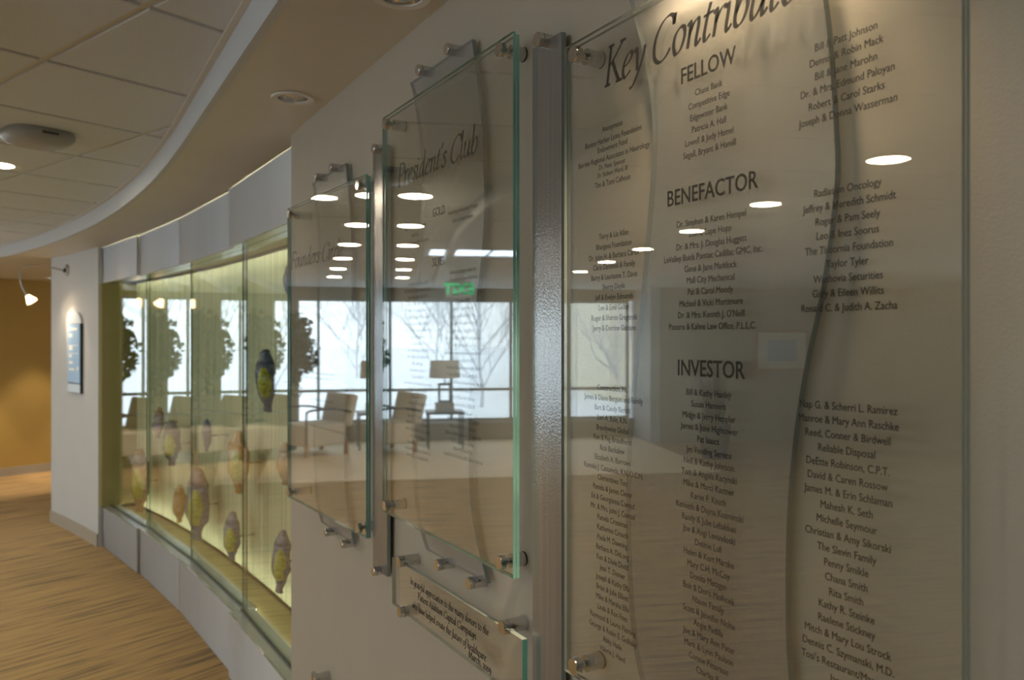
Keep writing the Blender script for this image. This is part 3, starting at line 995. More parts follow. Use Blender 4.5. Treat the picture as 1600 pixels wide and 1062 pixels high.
def pen_bm(bm, body, cap, x0, zb, xs, y, slant=0.2, wmax=0.118, wmin=0.042):
    x = 0.0
    nib = radians(22)
    for ch in body:
        if ch == ' ':
            x += 0.30
            continue
        adv, strokes = PEN[ch]
        for st in strokes:
            pts = crom(st, 6) if len(st) > 2 else [st[0], ((st[0][0] + st[1][0]) / 2, (st[0][1] + st[1][1]) / 2), st[1]]
            L, R_ = [], []
            for i, p in enumerate(pts):
                a = pts[max(0, i - 1)]
                b = pts[min(len(pts) - 1, i + 1)]
                dx, dz = b[0] - a[0], b[1] - a[1]
                ll = math.hypot(dx, dz) or 1
                w = wmin + (wmax - wmin) * abs(sin(atan2(dz, dx) - nib))
                if ch in '.i' and len(st) == 2 and ll < 0.2:
                    w = wmax * 1.05
                nx, nz = -dz / ll * w / 2, dx / ll * w / 2
                for lst, sg in ((L, 1), (R_, -1)):
                    ux, uz = p[0] + nx * sg + x, p[1] + nz * sg
                    lst.append(bm.verts.new((x0 + (ux + slant * uz) * cap * xs, y, zb + uz * cap)))
            for i in range(len(pts) - 1):
                bm.faces.new((L[i], L[i + 1], R_[i + 1], R_[i]))
        x += adv
    return x * cap * xs

# ================================================================== DONOR PANELS
GY0, GY1 = -0.0300, -0.0420      # rear face and front face of the double sheet
TY = -0.0362                     # lettering lies between the two sheets
def sheet(name, x0, x1, z0, z1, ya, yb, parent, edge):
    bm = bmesh.new()
    fs = box(bm, (x0, ya, z0), (x1, yb, z1))
    bm.normal_update()
    for f in bm.faces:
        f.material_index = 0 if abs(f.normal.y) > 0.9 else (1 if f.normal.x > 0.9 else 2)
    bmesh.ops.recalc_face_normals(bm, faces=list(bm.faces))
    return finish(name, bm, [M['glass'], edge, M['edge_pale'] if edge is M['edge_dark'] else edge], parent)
def standoff(x, z, parent, base=0.0015, y_glass0=GY0, y_glass1=GY1, r=0.0128):
    """barrel from the wall, stud through the sheet, flat chamfered cap"""
    b = new_lathe('standoff', [(r, base), (r, -y_glass0 - 0.0005), (r * 0.45, -y_glass0 - 0.0005), (r * 0.45, -y_glass1)], M['metal'], parent, 28, YM(x, 0, z))
    new_lathe('cap', [(r * 0.8, -y_glass1), (r * 0.8, -y_glass1 + 0.0015), (r, -y_glass1 + 0.0016), (r, -y_glass1 + 0.0105), (r * 0.93, -y_glass1 + 0.0125), (0, -y_glass1 + 0.0127)], M['metal'], b, 28, YM(x, 0, z))
    new_lathe('washer', [(r * 1.03, base), (r * 1.03, base + 0.0018)], M['rubber'], b, 28, YM(x, 0, z))
    return b
def panel(x0, z0, z1, label, rz=0.0, wdt=0.632, edge='edge', tilt=0.0, out=0.0):
    t = empty('donor_panel', (x0, -out, z0), tilt)
    tag(t, label, 'glass panel', 'large glass donor panels')
    h = z1 - z0
    sheet('rear_pane', 0, wdt, 0, h - 0.004, -0.0358, -0.0298, t, M[edge])
    sheet('front_pane', 0, wdt, 0, h, -0.0425, -0.0367, t, M[edge])
    for x in (0.040, wdt - 0.033):
        for z in (0.022, h - 0.024):
            standoff(x, z, t, 0.0015 - (out - x * sin(tilt)) / cos(tilt))
    return t
def lines(parent, name, rows, y=TY):
    bm = bmesh.new()
    for body, cap, cx, cz, xs in rows:
        text_bm(bm, body, cap, cx, cz, xs, y)
    return finish(name, bm, M['text'], parent)

KX, KZ0, KZ1 = -1.046, 1.102, 2.078
key = panel(KX, KZ0, KZ1, 'large glass panel headed Key Contributors with three columns of names', edge='edge_pale')
CAP = 0.0079
XS = 0.865
def rows(names, cx, z_first, dz=0.0148, cap=CAP, ox=KX, oz=KZ0):
    out = []
    z = z_first
    for nme in names:
        if isinstance(nme, tuple):
            body, cp, dz2 = nme
        else:
            body, cp, dz2 = nme, cap, dz
        if body:
            out.append((body, cp, cx - ox, z - oz, XS))
        z -= dz2
    return out
bm = bmesh.new()
tw = pen_width('Key Contributors')
pen_bm(bm, 'Key Contributors', 0.0545, -0.949 - KX, 1.9915 - KZ0, 0.945, TY)
finish('title', bm, M['text'], key)
lines(key, 'heading', [('FELLOW', 0.0200, -0.737 - KX, 1.9595 - KZ0, 0.86)])
lines(key, 'heading', [('BENEFACTOR', 0.0200, -0.733 - KX, 1.8055 - KZ0, 0.86)])
lines(key, 'heading', [('INVESTOR', 0.0200, -0.733 - KX, 1.5845 - KZ0, 0.86)])
SM = 0.0068
c1a = [('Anonymous', CAP, .0165), ('Benton Harbor Lions Foundation', CAP, .0125), ('Endowment Fund', CAP, .0142), ('Berrien Regional Associates in Neurology', CAP, .0120), ('Dr. Peter Spencer', SM, .0112), ('Dr. Robert Ward, III', SM, .0136), ('Tim & Tami Calhoun', CAP, .0148)]
lines(key, 'name_list', rows(c1a, -.931, 1.930))
lines(key, 'name_list', rows(['Chase Bank', 'Competitive Edge', 'Edgewater Bank', 'Patricia A. Hall', 'Lowell & Judy Hamel', 'Segall, Bryant & Hamill'], -.735, 1.9318, .0152))
lines(key, 'name_list', rows(['Bill & Patt Johnson', 'Dennis & Robin Mack', 'Bill & Jane Marohn', 'Dr. & Mrs. Edmund Paloyan', 'Robert & Carol Starks', 'Joseph & Donna Wasserman'], -.539, 1.9305, .0153))
lines(key, 'name_list', rows(['Terry & Liz Allen', 'Bhargava Foundation', 'Dr. John H. & Barbara Carter', 'Clara Dansfield & Family', 'Barry & Laurianne T. Davis', 'Sherry Doyle', 'Jeff & Evelyn Edmunds', 'Lee & Emil Gallay', 'Roger & Sharon Gregorski', 'Jerry & Dorrine Guinane'], -.928, 1.7727, .0150))
lines(key, 'name_list', rows(['Dr. Stephen & Karen Hempel', 'Dan & Lupe Hopp', 'Dr. & Mrs. J. Douglas Huggett', 'LeValley Buick Pontiac Cadillac GMC, Inc.', 'Gene & Jane Maddock', 'Mall City Mechanical', 'Pat & Carol Moody', 'Michael & Vicki Mortimore', "Dr. & Mrs. Kennth J. O'Neill", 'Passaro & Kahne Law Office, P.L.L.C.'], -.733, 1.7695, .0147))
lines(key, 'name_list', rows(['Radiation Oncology', 'Jeffrey & Meredith Schmidt', 'Roger & Pam Seely', 'Leo & Inez Soorus', 'The Tiscornia Foundation', 'Taylor Tyler', 'Wachovia Securities', 'Gary & Eileen Willits', 'Ronald C. & Judith A. Zacha'], -.537, 1.7755, .0152))
lines(key, 'name_list', rows(['Construction, Inc.', 'James & Diane Bergum and Family', 'Bart & Candy Berndt', 'Lori A. Bole, R.N.', 'Brandywine Global', 'Ken & Peg Broadhurst', 'Rick Buckalew', 'Elizabeth A. Burrows', 'Kamoka J. Castaneda, R.N./O.C.N.', 'Clementines Too', 'Pamela & James Clever', 'Ed & Georgianna Conrad', 'Mr. & Mrs. John J. Conrad', 'Pamela Crossman', 'Katherine Crouch', 'Paula M. Dawning', 'Barbara A. DeLong', 'Ken & Dixie Dodd', 'Jean T. Domer', 'Joseph & Kathy Effa', 'Brian & Julie Elliott', 'Mike & Marsha Ellis', 'Linda & Ron Fites', 'Raymond & Laurie Fleming', 'George & Robin E. Golliday', 'Abby Haile', 'Valerie J. Hand'], -.931, 1.5500, .01475))
lines(key, 'name_list', rows(['Bill & Kathy Hanley', 'Susan Hanners', 'Midge & Jerry Heppler', 'James & June Hightower', 'Pat Isaacs', 'Jes Vending Service', 'Neil & Kathy Johnson', 'Tom & Angela Kacynski', 'Mike & Marci Kastner', 'Karen F. Knuth', 'Kenneth & Dayna Kozminski', 'Randy & Julie Lebakken', 'Joe & Angi Levandoski', 'Debbie Lull', 'Helen & Kurt Marzke', 'Mary C.H. McCoy', 'Donita Metzger', 'Bob & Doris Molhoek', 'Nason Family', 'Scott & Jennifer Nolte', 'Angie Padilla', 'Joe & Mary Ann Pater', 'Mark & Lynn Paulson', 'Connie Peterson', 'Charles R.', 'Sandy'], -.736, 1.5540, .01450))
lines(key, 'name_list', rows(['Nap G. & Scherri L. Ramirez', 'Manroe & Mary Ann Raschke', 'Reed, Conner & Birdwell', 'Reliable Disposal', 'DeEtte Robinson, C.P.T.', 'David & Caren Rossow', 'James M. & Erin Schlaman', 'Mahesh K. Seth', 'Michelle Seymour', 'Christian & Amy Sikorski', 'The Slevin Family', 'Penny Smikle', 'Chana Smith', 'Rita Smith', 'Kathy R. Steinke', 'Raelene Stickney', 'Mitch & Mary Lou Strock', 'Dennis C. Szymanski, M.D.', "Tosi's Restaurant/Marge W", 'Jann & Ni'], -.538, 1.5515, .0149))

PX, PZ0, PZ1 = -1.838, 1.204, 2.158
pres = panel(PX, PZ0, PZ1, "glass panel headed President's Club, hung highest of the three")
def prow(names, cx, z, dz=.0148, cap=.0072):
    return rows(names, cx, z, dz, cap, PX, PZ0)
bm = bmesh.new()
pen_bm(bm, "President's Club", 0.050, -1.756 - PX, 1.978 - PZ0, 0.413 / (pen_width("President's Club") * 0.050 + 0.010), TY)
finish('title', bm, M['text'], pres)
lines(pres, 'heading', [('GOLD', 0.0175, -1.528 - PX, 1.890 - PZ0, 0.86)])
lines(pres, 'heading', [('SILVER', 0.0175, -1.528 - PX, 1.785 - PZ0, 0.86)])
lines(pres, 'name_list', prow(['Berrien Community Foundation', 'Jerry & Liz', 'Insurance Executive of Berrien County'], -1.652, 1.872, .0170))
lines(pres, 'name_list', prow(['United Way of Southwest Michigan', 'Barbara & David Farnum'], -1.416, 1.878, .0175))
lines(pres, 'name_list', prow(['Southwest Michigan Center for', 'Orthopaedics & Sports Medicine', 'Bernard Bunker, M.D.', 'Kenneth E. Edwards, M.D.', 'T. Flowers, M.D.'], -1.416, 1.757, .0148))
rnd = random.Random(3)
bm = bmesh.new()
z = 1.683
while z > 1.375:
    hw = rnd.uniform(0.035, 0.085)
    greek_bm(bm, 0, -1.416 - PX - hw, -1.416 - PX + hw, z - PZ0, 0.0070, TY, rnd)
    z -= 0.0148
z = 1.745
while z > 1.36:
    hw = rnd.uniform(0.03, 0.075)
    greek_bm(bm, 0, -1.640 - PX - hw, -1.640 - PX + hw, z - PZ0, 0.0070, TY, rnd)
    z -= 0.0148
finish('name_list', bm, M['text'], pres)

FX, FZ0, FZ1 = -2.644, 1.106, 2.050
TILT = radians(3.0)
found = panel(FX, FZ0, FZ1, 'glass panel headed Founders Circle, farthest of the three', 0.0, 0.658, 'edge', TILT, 0.024)
bm = bmesh.new()
pen_bm(bm, 'Founders Circle', 0.050, -2.628 - FX, 1.853 - FZ0, 0.475 / (pen_width('Founders Circle') * 0.050 + 0.010), TY)
finish('title', bm, M['text'], found)
bm = bmesh.new()
for z, x0_, x1_ in ((1.725, .10, .42), (1.52, .12, .42), (1.505, .16, .38), (1.44, .2, .40), (1.425, .24, .42), (1.36, .2, .52)):
    greek_bm(bm, 0, x0_, x1_, z - FZ0, 0.0072, TY, rnd)
finish('name_list', bm, M['text'], found)

# wavy bands of grained glass behind each panel
LC = [(.058, .117), (.03, .134), (-.05, .163), (-.12, .181), (-.21, .184), (-.40, .160), (-.57, .134), (-.71, .127), (-.85, .136), (-.94, .160), (-1.0, .208)]
RC = [(.058, .430), (-.09, .467), (-.235, .481), (-.30, .481), (-.40, .465), (-.49, .442), (-.58, .426), (-.69, .417), (-.83, .420), (-.92, .446), (-1.0, .495)]
def edge_standoff(x, z, parent, r=0.0118, y_out=0.040):
    b = new_lathe('standoff', [(r, 0.0), (r, y_out - 0.010)], M['metal'], parent, 24, YM(x, 0, z))
    new_lathe('cap', [(r * 0.86, y_out - 0.010), (r * 0.86, y_out - 0.0085), (r, y_out - 0.0084), (r, y_out - 0.0015), (r * 0.9, y_out), (0, y_out + 0.0001)], M['metal'], b, 24, YM(x, 0, z))
    return b
def band(x0, ztop, label, rz=0.0, yoff=0.0, sx=1.0):
    t = empty('wavy_glass_band', (x0, yoff, ztop), rz)
    tag(t, label, 'glass band', 'wavy grained glass bands behind the panels')
    L = crom([(a, b) for a, b in LC], 5)
    R_ = crom([(a, b) for a, b in RC], 5)
    bm = bmesh.new()
    ya, yb = -0.0200, -0.0110
    fr = [[], [], [], []]
    for (za, xa), (zb, xb) in zip(L, R_):
        fr[0].append(bm.verts.new((xa * sx, ya, za)))
        fr[1].append(bm.verts.new((xb * sx, ya, zb)))
        fr[2].append(bm.verts.new((xb * sx, yb, zb)))
        fr[3].append(bm.verts.new((xa * sx, yb, za)))
    for i in range(len(L) - 1):
        for a, b, mi in ((0, 1, 0), (1, 2, 1), (2, 3, 0), (3, 0, 1)):
            f = bm.faces.new((fr[a][i], fr[b][i], fr[b][i + 1], fr[a][i + 1]))
            f.material_index = mi
    for i in (0, -1):
        bm.faces.new([fr[k][i] for k in range(4)]).material_index = 1
    bmesh.ops.recalc_face_normals(bm, faces=list(bm.faces))
    finish('glass_band', bm, [M['band'], M['strip_edge']], t)
    for x, z in ((.204, .060), (.352, .060), (.305, -1.008), (.452, -1.008)):
        edge_standoff(x * sx, z, t)
    return t
band(KX, 2.078, 'wavy grey glass band behind the Key Contributors panel')
band(PX, 2.156, "wavy grey glass band behind the President's Club panel")
band(FX, 2.060, 'wavy grey glass band behind the Founders Circle panel', 0.0, 0.0, 1.06)
# straight strips of hammered glass between the panels
def strip(x0, x1, z0, z1, label):
    t = empty('glass_strip', ((x0 + x1) / 2, 0, z0))
    tag(t, label, 'glass strip', 'straight grey glass strips between the panels')
    bm = bmesh.new()
    hw = (x1 - x0) / 2
    box(bm, (-hw, -0.0200, 0), (hw, -0.0110, z1 - z0))
    bm.normal_update()
    for f in bm.faces:
        f.material_index = 0 if abs(f.normal.y) > 0.9 else 1
    finish('strip', bm, [M['strip'], M['strip_edge']], t)
    edge_standoff(0, z1 - z0 - 0.001, t)
    edge_standoff(0, 0.004, t)
    return t
strip(-1.178, -1.088, 0.86, 2.122, "long grey hammered glass strip between the Key and President's Club panels")
strip(-1.966, -1.866, 1.035, 2.102, "grey hammered glass strip between the Founders and President's Club panels")
# dedication plaque
pq = empty('dedication_plaque', (-1.784, 0, 0.9955))
tag(pq, "small clear glass plaque with a dedication text, below the President's Club panel", 'plaque')
sheet('pane', 0, 0.604, 0, 0.110, -0.0390, -0.0290, pq, M['edge_dark'])
for x, z in ((.064, .116), (.070, .002), (.549, .116), (.549, .002)):
    b = new_lathe('standoff', [(0.0128, 0.0), (0.0128, 0.0385)], M['metal'], pq, 24, YM(x, 0, z))
    new_lathe('cap', [(0.011, 0.0385), (0.011, 0.0398), (0.0128, 0.040), (0.0128, 0.049), (0.0118, 0.0505), (0, 0.0506)], M['metal'], b, 24, YM(x, 0, z))
bm = bmesh.new()
ocx, oz = -1.487 + 1.784, -0.9955
for body, xa, xb, zc in (('In grateful appreciation to the many donors to the', -1.672, -1.302, 1.078), ('Patient Addition Capital Campaign', -1.630, -1.352, 1.0548), ('who have helped create the future of healthcare.', -1.662, -1.309, 1.0278), ('March, 2009', -1.384, -1.292, 1.0115)):
    cp = 0.0145
    xs = (xb - xa) / (pen_width(body) * cp)
    pen_bm(bm, body, cp, xa + 1.784, zc + oz - cp * 0.35, xs, -0.0393, 0.04, 0.15, 0.07)
finish('inscription', bm, M['text'], pq)
# a lower plaque, almost wholly below the frame
pq2 = empty('lower_plaque', (-2.462, 0, 0.482))
tag(pq2, 'small glass plaque low on the wall, only its top standoff in frame', 'plaque')
sheet('pane', 0, 0.60, 0, 0.110, -0.0390, -0.0290, pq2, M['edge_dark'])
for x, z in ((.060, .112), (.066, .002), (.54, .112), (.54, .002)):
    b = new_lathe('standoff', [(0.0128, 0.0), (0.0128, 0.0385)], M['metal'], pq2, 24, YM(x, 0, z))
    new_lathe('cap', [(0.011, 0.0385), (0.011, 0.0398), (0.0128, 0.040), (0.0128, 0.049), (0.0118, 0.0505), (0, 0.0506)], M['metal'], b, 24, YM(x, 0, z))

# ================================================================== WHITE WALL: SIGN AND PICTURE LAMP
SGS = 4.44                        # along the arc
sp = arcp(SGS)
sg = empty('directory_sign', (sp.x, sp.y, 1.18), atan2(-arc_tan(SGS).y, -arc_tan(SGS).x))
tag(sg, 'tall blue directory sign with an arched silver top on the white wall', 'sign')
HWS = 0.165
M['sign_blue'] = mat('sign_blue', (0.30, 0.49, 0.76), 0.3, var=0.05, scale=3)
M['sign_silver'] = mat('sign_silver', (0.62, 0.62, 0.62), 0.35, 0.6)
M['sign_white'] = mat('sign_white', (0.85, 0.85, 0.83), 0.5)
new_box('back_box', (-HWS, -0.022, 0.0), (HWS, 0.0, 0.575), M['rubber'], sg)
new_box('face_plate', (-HWS + 0.004, -0.027, 0.085), (HWS - 0.004, -0.0225, 0.572), M['sign_blue'], sg)
new_box('lower_plate', (-HWS + 0.004, -0.027, 0.004), (HWS - 0.004, -0.0225, 0.075), M['sign_silver'], sg)
bm = bmesh.new()
ap = [(HWS * cos(pi * i / 16), 0.575 + 0.10 * sin(pi * i / 16)) for i in range(17)]
va = [bm.verts.new((x, -0.020, z)) for x, z in ap]
vb = [bm.verts.new((x, -0.002, z)) for x, z in ap]
bm.faces.new(va)
bm.faces.new(vb[::-1])
for i in range(17):
    bm.faces.new((va[i], vb[i], vb[(i + 1) % 17], va[(i + 1) % 17]))
bmesh.ops.recalc_face_normals(bm, faces=list(bm.faces))
finish('arched_top', bm, M['sign_silver'], sg)
for x0_, x1_, z_, h_ in ((-.13, .10, .52, .022), (-.12, -.03, .465, .028), (-.13, .13, .392, .006), (-.12, -.02, .355, .04), (-.13, .12, .325, .006), (-.12, -.045, .295, .024), (-.12, -.02, .24, .024), (-.12, .02, .185, .02), (.09, .13, .19, .03)):
    new_box('label_strip', (x0_, -0.0285, z_), (x1_, -0.0270, z_ + h_), M['sign_white'], sg)
LS = 4.70
lp = arcp(LS)
pl = empty('picture_lamp', (lp.x, lp.y, 2.215), atan2(-arc_tan(LS).y, -arc_tan(LS).x))
tag(pl, 'small gooseneck spotlight on a round wall plate above the directory sign', 'lamp')
M['nickel'] = mat('brushed_nickel', (0.45, 0.44, 0.43), 0.3, 0.9)
new_lathe('wall_plate', [(0.055, 0.0), (0.055, 0.008), (0.045, 0.014), (0.0, 0.015)], M['nickel'], pl, 28, Matrix.Rotation(radians(90), 4, 'X'))
new_lathe('knuckle', [(0.016, 0.012), (0.016, 0.03), (0.0, 0.034)], M['dark_metal'], pl, 16, Matrix.Rotation(radians(90), 4, 'X'))
arm = crom([(0, -0.03, 0), (-0.02, -0.12, 0.022), (-0.05, -0.22, 0.035), (-0.07, -0.30, 0.015), (-0.075, -0.335, -0.06), (-0.065, -0.325, -0.15), (-0.05, -0.295, -0.215)], 6)
new_tube('gooseneck', arm, 0.0055, M['nickel'], pl, 8)
hd = Vector((-0.05, -0.295, -0.215))
dirv = Vector((0.20, 0.30, -0.50)).normalized()
mt = Matrix.Translation(hd) @ dirv.to_track_quat('Z', 'Y').to_matrix().to_4x4()
M['lamp_glass'] = emit_mat('lamp_glass_glow', (1.0, 0.66, 0.36), 7.0)
new_lathe('socket', [(0.0, -0.01), (0.013, -0.008), (0.016, 0.015)], M['nickel'], pl, 20, mt, caps=False)
new_lathe('lamp_shade', [(0.016, 0.012), (0.027, 0.035), (0.040, 0.062), (0.044, 0.075)], M['lamp_glass'], pl, 24, mt, caps=False)
bulb = new_lathe('bulb', [(0.0, 0.018), (0.012, 0.024), (0.016, 0.045), (0.010, 0.062), (0.0, 0.066)], emit_mat('bulb_glow', (1.0, 0.74, 0.48), 260.0), pl, 16, mt, caps=False)
pm = pl.matrix_basis
add_light('picture_spot', 'SPOT', pm @ (hd + dirv * 0.09), 13, LAMP_WARM, target=pm @ Vector((0.16, 0.0, -0.52)), size=0.02, spot=1.2, blend=0.8)

# ================================================================== LOBBY FURNITURE (seen mirrored)
M['upholstery'] = mat('beige_upholstery', (0.78, 0.71, 0.59), 0.9, var=0.08, scale=60, bump=0.2, bscale=200)
M['leg_wood'] = mat('light_wood', (0.50, 0.30, 0.14), 0.45, var=0.15, scale=12, stretch=(1, 1, 0.2))
M['lampshade'] = mat('linen_shade', (0.85, 0.80, 0.68), 0.9)
def chair(a, w, rz, label):
    t = empty('lounge_chair', G(a, w, 0), rz)
    tag(t, label, 'chair')
    new_box('seat', (-0.33, -0.30, 0.15), (0.33, 0.36, 0.45), M['upholstery'], t, 0.035)
    bm = bmesh.new()
    box(bm, (-0.33, -0.08, 0), (0.33, 0.06, 0.46), bevel=0.04)
    bmesh.ops.transform(bm, matrix=Matrix.Translation((0, -0.33, 0.40)) @ Matrix.Rotation(radians(14), 4, 'X'), verts=list(bm.verts))
    finish('backrest', bm, M['upholstery'], t)
    for x in (-0.33, 0.33):
        for y in (-0.30, 0.33):
            new_box('leg', (x - 0.022, y - 0.022, 0.007), (x + 0.022, y + 0.022, 0.20), M['leg_wood'], t)
        sgn = 1 if x > 0 else -1
        pts = crom([(x + 0.045 * sgn, -0.36, 0.60), (x + 0.05 * sgn, -0.1, 0.655), (x + 0.05 * sgn, 0.2, 0.66), (x + 0.05 * sgn, 0.34, 0.64), (x + 0.05 * sgn, 0.36, 0.58), (x + 0.05 * sgn, 0.36, 0.20)], 5)
        new_tube('armrest', pts, 0.016, M['dark_metal'], t, 8)
    return t
chair(11.45, 0.72, GROT + radians(150), 'beige lounge chair with thin dark arms, next to the table lamp')
chair(11.15, 2.05, GROT + radians(150), 'beige lounge chair in front of the farther potted tree')
tb = empty('side_table', G(11.85, -0.16, 0), GROT)
tag(tb, 'small dark side table beside the lounge chair', 'table')
new_box('table_top', (-0.28, -0.28, 0.52), (0.28, 0.28, 0.55), M['dark_metal'], tb)
for x in (-0.25, 0.25):
    for y in (-0.25, 0.25):
        new_box('leg', (x - 0.013, y - 0.013, 0.007), (x + 0.013, y + 0.013, 0.52), M['dark_metal'], tb)
lm = empty('table_lamp', G(11.85, -0.16, 0.55), GROT)
tag(lm, 'table lamp with a drum shade and an open rectangular base', 'lamp')
new_box('lamp_foot', (-0.11, -0.14, 0.0), (0.11, 0.14, 0.13), mat('pale_block', (0.50, 0.47, 0.42), 0.6), lm, 0.008)
bm = bmesh.new()
for lo, hi in (((-.02, -.10, .13), (.02, -.065, .42)), ((-.02, .065, .13), (.02, .10, .42)), ((-.02, -.065, .385), (.02, .065, .42)), ((-.02, -.065, .13), (.02, .065, .16))):
    box(bm, lo, hi)
finish('lamp_base', bm, M['dark_metal'], lm)
new_tube('stem', [(0, 0, .42), (0, 0, .56)], 0.008, M['nickel'], lm)
new_lathe('lamp_shade', [(0.235, .50), (0.215, .76), (0.208, .76), (0.228, .50)], M['lampshade'], lm, 32, caps=False)

# potted tree in front of the pier
def leaf_cloud(name, n, cx, cy, cz, rx, ry, rz_, size, m, parent, rnd, shell=0.35):
    vs, fs = [], []
    for i in range(n):
        while True:
            p = Vector((rnd.uniform(-1, 1), rnd.uniform(-1, 1), rnd.uniform(-1, 1)))
            if shell < p.length < 1:
                break
        lump = 0.82 + 0.18 * sin(5 * p.x + 2) * cos(4 * p.z + p.y * 3)
        c = Vector((cx + p.x * rx * lump, cy + p.y * ry * lump, cz + p.z * rz_ * lump))
        q = Euler((rnd.uniform(-1.2, 1.2), rnd.uniform(-1.2, 1.2), rnd.uniform(0, 6.28))).to_matrix()
        s = size * rnd.uniform(0.7, 1.3)
        b = len(vs)
        for u, v, k in ((-0.5, 0, 0), (0, -0.26, .06), (0.5, 0, 0), (0, 0.26, .06)):
            vs.append(c + q @ Vector((u * s, v * s, k * s)))
        fs += [(b, b + 1, b + 2), (b, b + 2, b + 3)]
    me = bpy.data.meshes.new(name)
    me.from_pydata(vs, [], fs)
    me.materials.append(m)
    o = bpy.data.objects.new(name, me)
    COL.objects.link(o)
    o.parent = parent
    o['kind'] = 'stuff'
    return o
M['leaf'] = mat('ficus_leaf', (0.045, 0.085, 0.03), 0.45, var=0.4, scale=9)
M['bark'] = mat('bark', (0.14, 0.10, 0.075), 0.9, var=0.2, scale=20)
M['pot'] = mat('dark_planter', (0.07, 0.065, 0.06), 0.5)
def ficus(a, w, label, seed):
    pt = empty('potted_tree', G(a, w, 0))
    tag(pt, label, 'tree')
    new_lathe('planter', [(0.15, 0.007), (0.20, 0.40), (0.205, 0.42), (0.185, 0.42), (0.18, 0.37), (0.0, 0.37)], M['pot'], pt, 28)
    bm = bmesh.new()
    tube(bm, crom([(0, 0, .36), (.02, .01, .7), (-.01, .02, 1.05), (.01, 0, 1.6)], 5), [0.028] * 10 + [0.022] * 6, 8)
    for k in range(9):
        z0_ = 0.95 + 0.1 * k
        an = k * 2.4
        tube(bm, [(0, 0, z0_), (0.16 * cos(an), 0.16 * sin(an), z0_ + 0.16), (0.33 * cos(an), 0.33 * sin(an), z0_ + 0.24)], [0.012, 0.008, 0.004], 5)
    finish('trunk', bm, M['bark'], pt)
    leaf_cloud('foliage', 2500, 0, 0, 1.52, 0.60, 0.50, 0.64, 0.105, M['leaf'], pt, random.Random(seed))
    leaf_cloud('foliage', 240, 0.1, 0.12, 0.93, 0.36, 0.36, 0.26, 0.08, M['leaf'], pt, random.Random(seed + 4), 0.1)
ficus(12.2, 2.2, 'bushy potted ficus tree behind the farther lounge chair', 4)
ficus(12.0, 1.13, 'bushy potted ficus tree between the two lounge chairs', 21)
# tall grass planter left of the windows
gp = empty('potted_grass', G(10.2, -3.75, 0))
tag(gp, 'planter of tall dark ornamental grass at the left end of the windows', 'plant')
new_lathe('planter', [(0.17, 0.0), (0.22, 0.46), (0.225, 0.48), (0.20, 0.48), (0.195, 0.43), (0.0, 0.43)], M['pot'], gp, 28)
vs, fs = [], []
rg_ = random.Random(12)
for i in range(320):
    an, r0, r1, hh = rg_.uniform(0, 6.28), rg_.uniform(0, .15), rg_.uniform(.08, .42), rg_.uniform(.5, 1.0)
    c, s = cos(an), sin(an)
    prev = None
    for k in range(5):
        u = k / 4
        r = r0 + (r1 - r0) * u * u
        z = 0.42 + hh * (u - 0.18 * u * u)
        wv = 0.008 * (1 - u * 0.85)
        b = len(vs)
        vs += [(r * c - s * wv, r * s + c * wv, z), (r * c + s * wv, r * s - c * wv, z)]
        if prev is not None:
            fs.append((prev, prev + 1, b + 1, b))
        prev = b
me = bpy.data.meshes.new('grass_blades')
me.from_pydata(vs, [], fs)
me.materials.append(M['leaf'])
o = bpy.data.objects.new('grass_blades', me)
COL.objects.link(o)
o.parent = gp
o['kind'] = 'stuff'

# green EXIT sign below the lobby ceiling
ex_p = Vector((-9.0, -3.76, 0))
ex = empty('exit_sign', (ex_p.x, ex_p.y, ZC - 0.30), GROT + radians(-90))
tag(ex, 'green lit EXIT sign below the lobby ceiling, mirrored in the middle panel', 'sign')
new_box('housing', (-0.16, 0.0, 0.0), (0.16, 0.04, 0.20), mat('exit_white', (0.7, 0.7, 0.68), 0.5), ex)
new_box('mount', (-0.05, 0.005, 0.20), (0.05, 0.035, 0.285), M['trim_ring'], ex)
bm = bmesh.new()
text_bm(bm, 'EXIT', 0.13, 0, 0.10, 1.0, -0.002, bold=0.02)
finish('exit_letters', bm, emit_mat('exit_green', (0.05, 1.0, 0.35), 1.1), ex)
# framed picture on the lobby wall
pf = empty('framed_picture', G(11.885, -5.6, 1.45), GROT + radians(-90))
tag(pf, 'framed print on the lobby wall left of the windows', 'picture')
bm = bmesh.new()
for lo, hi in (((-.45, -.012, -.33), (-.41, .012, .33)), ((.41, -.012, -.33), (.45, .012, .33)), ((-.41, -.012, -.33), (.41, .012, -.29)), ((-.41, -.012, .29), (.41, .012, .33))):
    box(bm, lo, hi)
finish('frame', bm, M['leg_wood'], pf)
new_box('mat_board', (-.41, -.002, -.29), (.41, .01, .29), M['sign_white'], pf)
new_box('print', (-.25, -.004, -.17), (.25, -.002, .17), M['sign_blue'], pf)

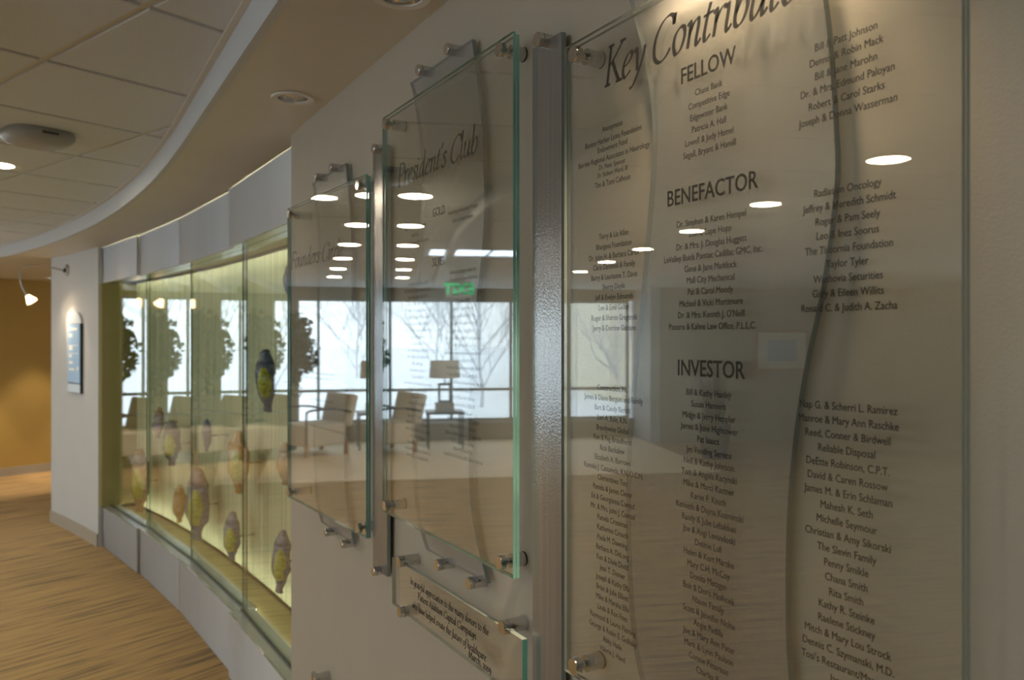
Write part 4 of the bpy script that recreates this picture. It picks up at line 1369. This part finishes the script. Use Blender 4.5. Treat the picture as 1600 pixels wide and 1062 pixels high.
# ================================================================== OUTSIDE: SNOW, TREES, HOUSE
M['snow'] = mat('snow', (0.86, 0.89, 0.93), 0.8, var=0.03, scale=0.6)
bm = bmesh.new()
bmesh.ops.create_grid(bm, x_segments=40, y_segments=40, size=70)
for v in bm.verts:
    v.co.z = -0.42 + 0.22 * sin(v.co.x * 0.22 + 1) * cos(v.co.y * 0.19) + max(0, v.co.x - 22) * 0.03
gd = finish('ground', bm, M['snow'], smooth=True)
gd.location = (0, 0, 0)
gd.rotation_euler = (0, 0, GROT)
structure(gd, 'snow covered ground outside the windows', 'ground')
def bare_tree(a, w, h, seed, label):
    rnd = random.Random(seed)
    t = empty('bare_tree', G(a, w, -0.3))
    tag(t, label, 'tree', 'bare winter trees outside')
    bmt = bmesh.new()
    bmb = bmesh.new()
    top = [Vector((0, 0, 0))]
    for k in range(6):
        top.append(top[-1] + Vector((rnd.uniform(-.08, .08), rnd.uniform(-.08, .08), h * 0.11)))
    tube(bmt, top, [0.055 - 0.006 * k for k in range(7)], 7)
    def grow(p, d, ln, r, lev):
        pts = [p]
        dd = d.normalized()
        for k in range(3):
            dd = (dd + Vector((rnd.uniform(-.22, .22), rnd.uniform(-.22, .22), rnd.uniform(-.05, .22)))).normalized()
            pts.append(pts[-1] + dd * ln / 3)
        tube(bmb, pts, [r, r * .85, r * .7, r * .5], 4, cap=False)
        if lev > 0:
            for k in range(4):
                j = rnd.choice((1, 2, 3))
                nd = (dd + Vector((rnd.uniform(-.9, .9), rnd.uniform(-.9, .9), rnd.uniform(-.1, .7)))).normalized()
                grow(pts[j], nd, ln * 0.68, r * 0.55, lev - 1)
    for k in range(9):
        an = k * 2.4 + rnd.uniform(-.3, .3)
        grow(top[1 + k % 6], Vector((cos(an) * .75, sin(an) * .75, 0.8)), h * 0.36, 0.024, 3)
    finish('trunk', bmt, M['bark2'], t)
    o = finish('branches', bmb, M['bark2'], t)
    o['kind'] = 'stuff'
M['bark2'] = mat('grey_winter_bark', (0.62, 0.63, 0.65), 0.9)
for i, (a, w, h, lab) in enumerate(((21, 2.4, 5.0, 'bare tree outside behind the lounge chair'), (22.5, -1.9, 4.6, 'bare tree outside beside the table lamp'), (32, 6.5, 5.2, 'bare tree outside in the middle of the snow view'), (20, 6.6, 4.6, 'bare tree outside behind the potted ficus'), (18.2, -5.0, 3.2, 'thin bare tree outside in front of the house'), (33, -1.2, 6.0, 'bare tree farthest out on the snow'))):
    bare_tree(a, w, h, 40 + i, lab)
hs = empty('house', G(24.5, -11.2, -0.4), GROT)
tag(hs, 'pale yellow sided house outside the leftmost window', 'house')
M['siding'] = mat('pale_yellow_siding', (0.78, 0.74, 0.60), 0.8)
new_box('house_wall', (0, -5, 0), (6, 5.2, 4.6), M['siding'], hs)
bm = bmesh.new()
for k in range(23):
    box(bm, (-0.03, -5, 0.2 * k), (0.0, 5.2, 0.2 * k + 0.165))
o = finish('siding_boards', bm, M['siding'], hs)
o['kind'] = 'stuff'
M['roof'] = mat('snowy_roof', (0.75, 0.77, 0.80), 0.9)
bm = bmesh.new()
v = [bm.verts.new(p) for p in ((-.4, -5.3, 4.5), (6.4, -5.3, 4.5), (6.4, 5.5, 4.5), (-.4, 5.5, 4.5), (3, -5.3, 6.6), (3, 5.5, 6.6))]
for q in ((0, 3, 5, 4), (1, 4, 5, 2), (0, 4, 1), (3, 2, 5), (0, 1, 2, 3)):
    bm.faces.new([v[i] for i in q])
bmesh.ops.recalc_face_normals(bm, faces=list(bm.faces))
finish('roof', bm, M['roof'], hs)
for y in (-3.2, -0.2, 2.8):
    f = new_box('house_window', (-0.10, y - 0.62, 1.2), (-0.02, y + 0.62, 2.9), M['sign_white'], hs)
    new_box('house_pane', (-0.108, y - 0.50, 1.32), (-0.10, y + 0.50, 2.03), mat('dusky_pane', (0.30, 0.33, 0.33), 0.2), f)
    new_box('house_pane', (-0.108, y - 0.50, 2.08), (-0.10, y + 0.50, 2.78), bpy.data.materials['dusky_pane'], f)
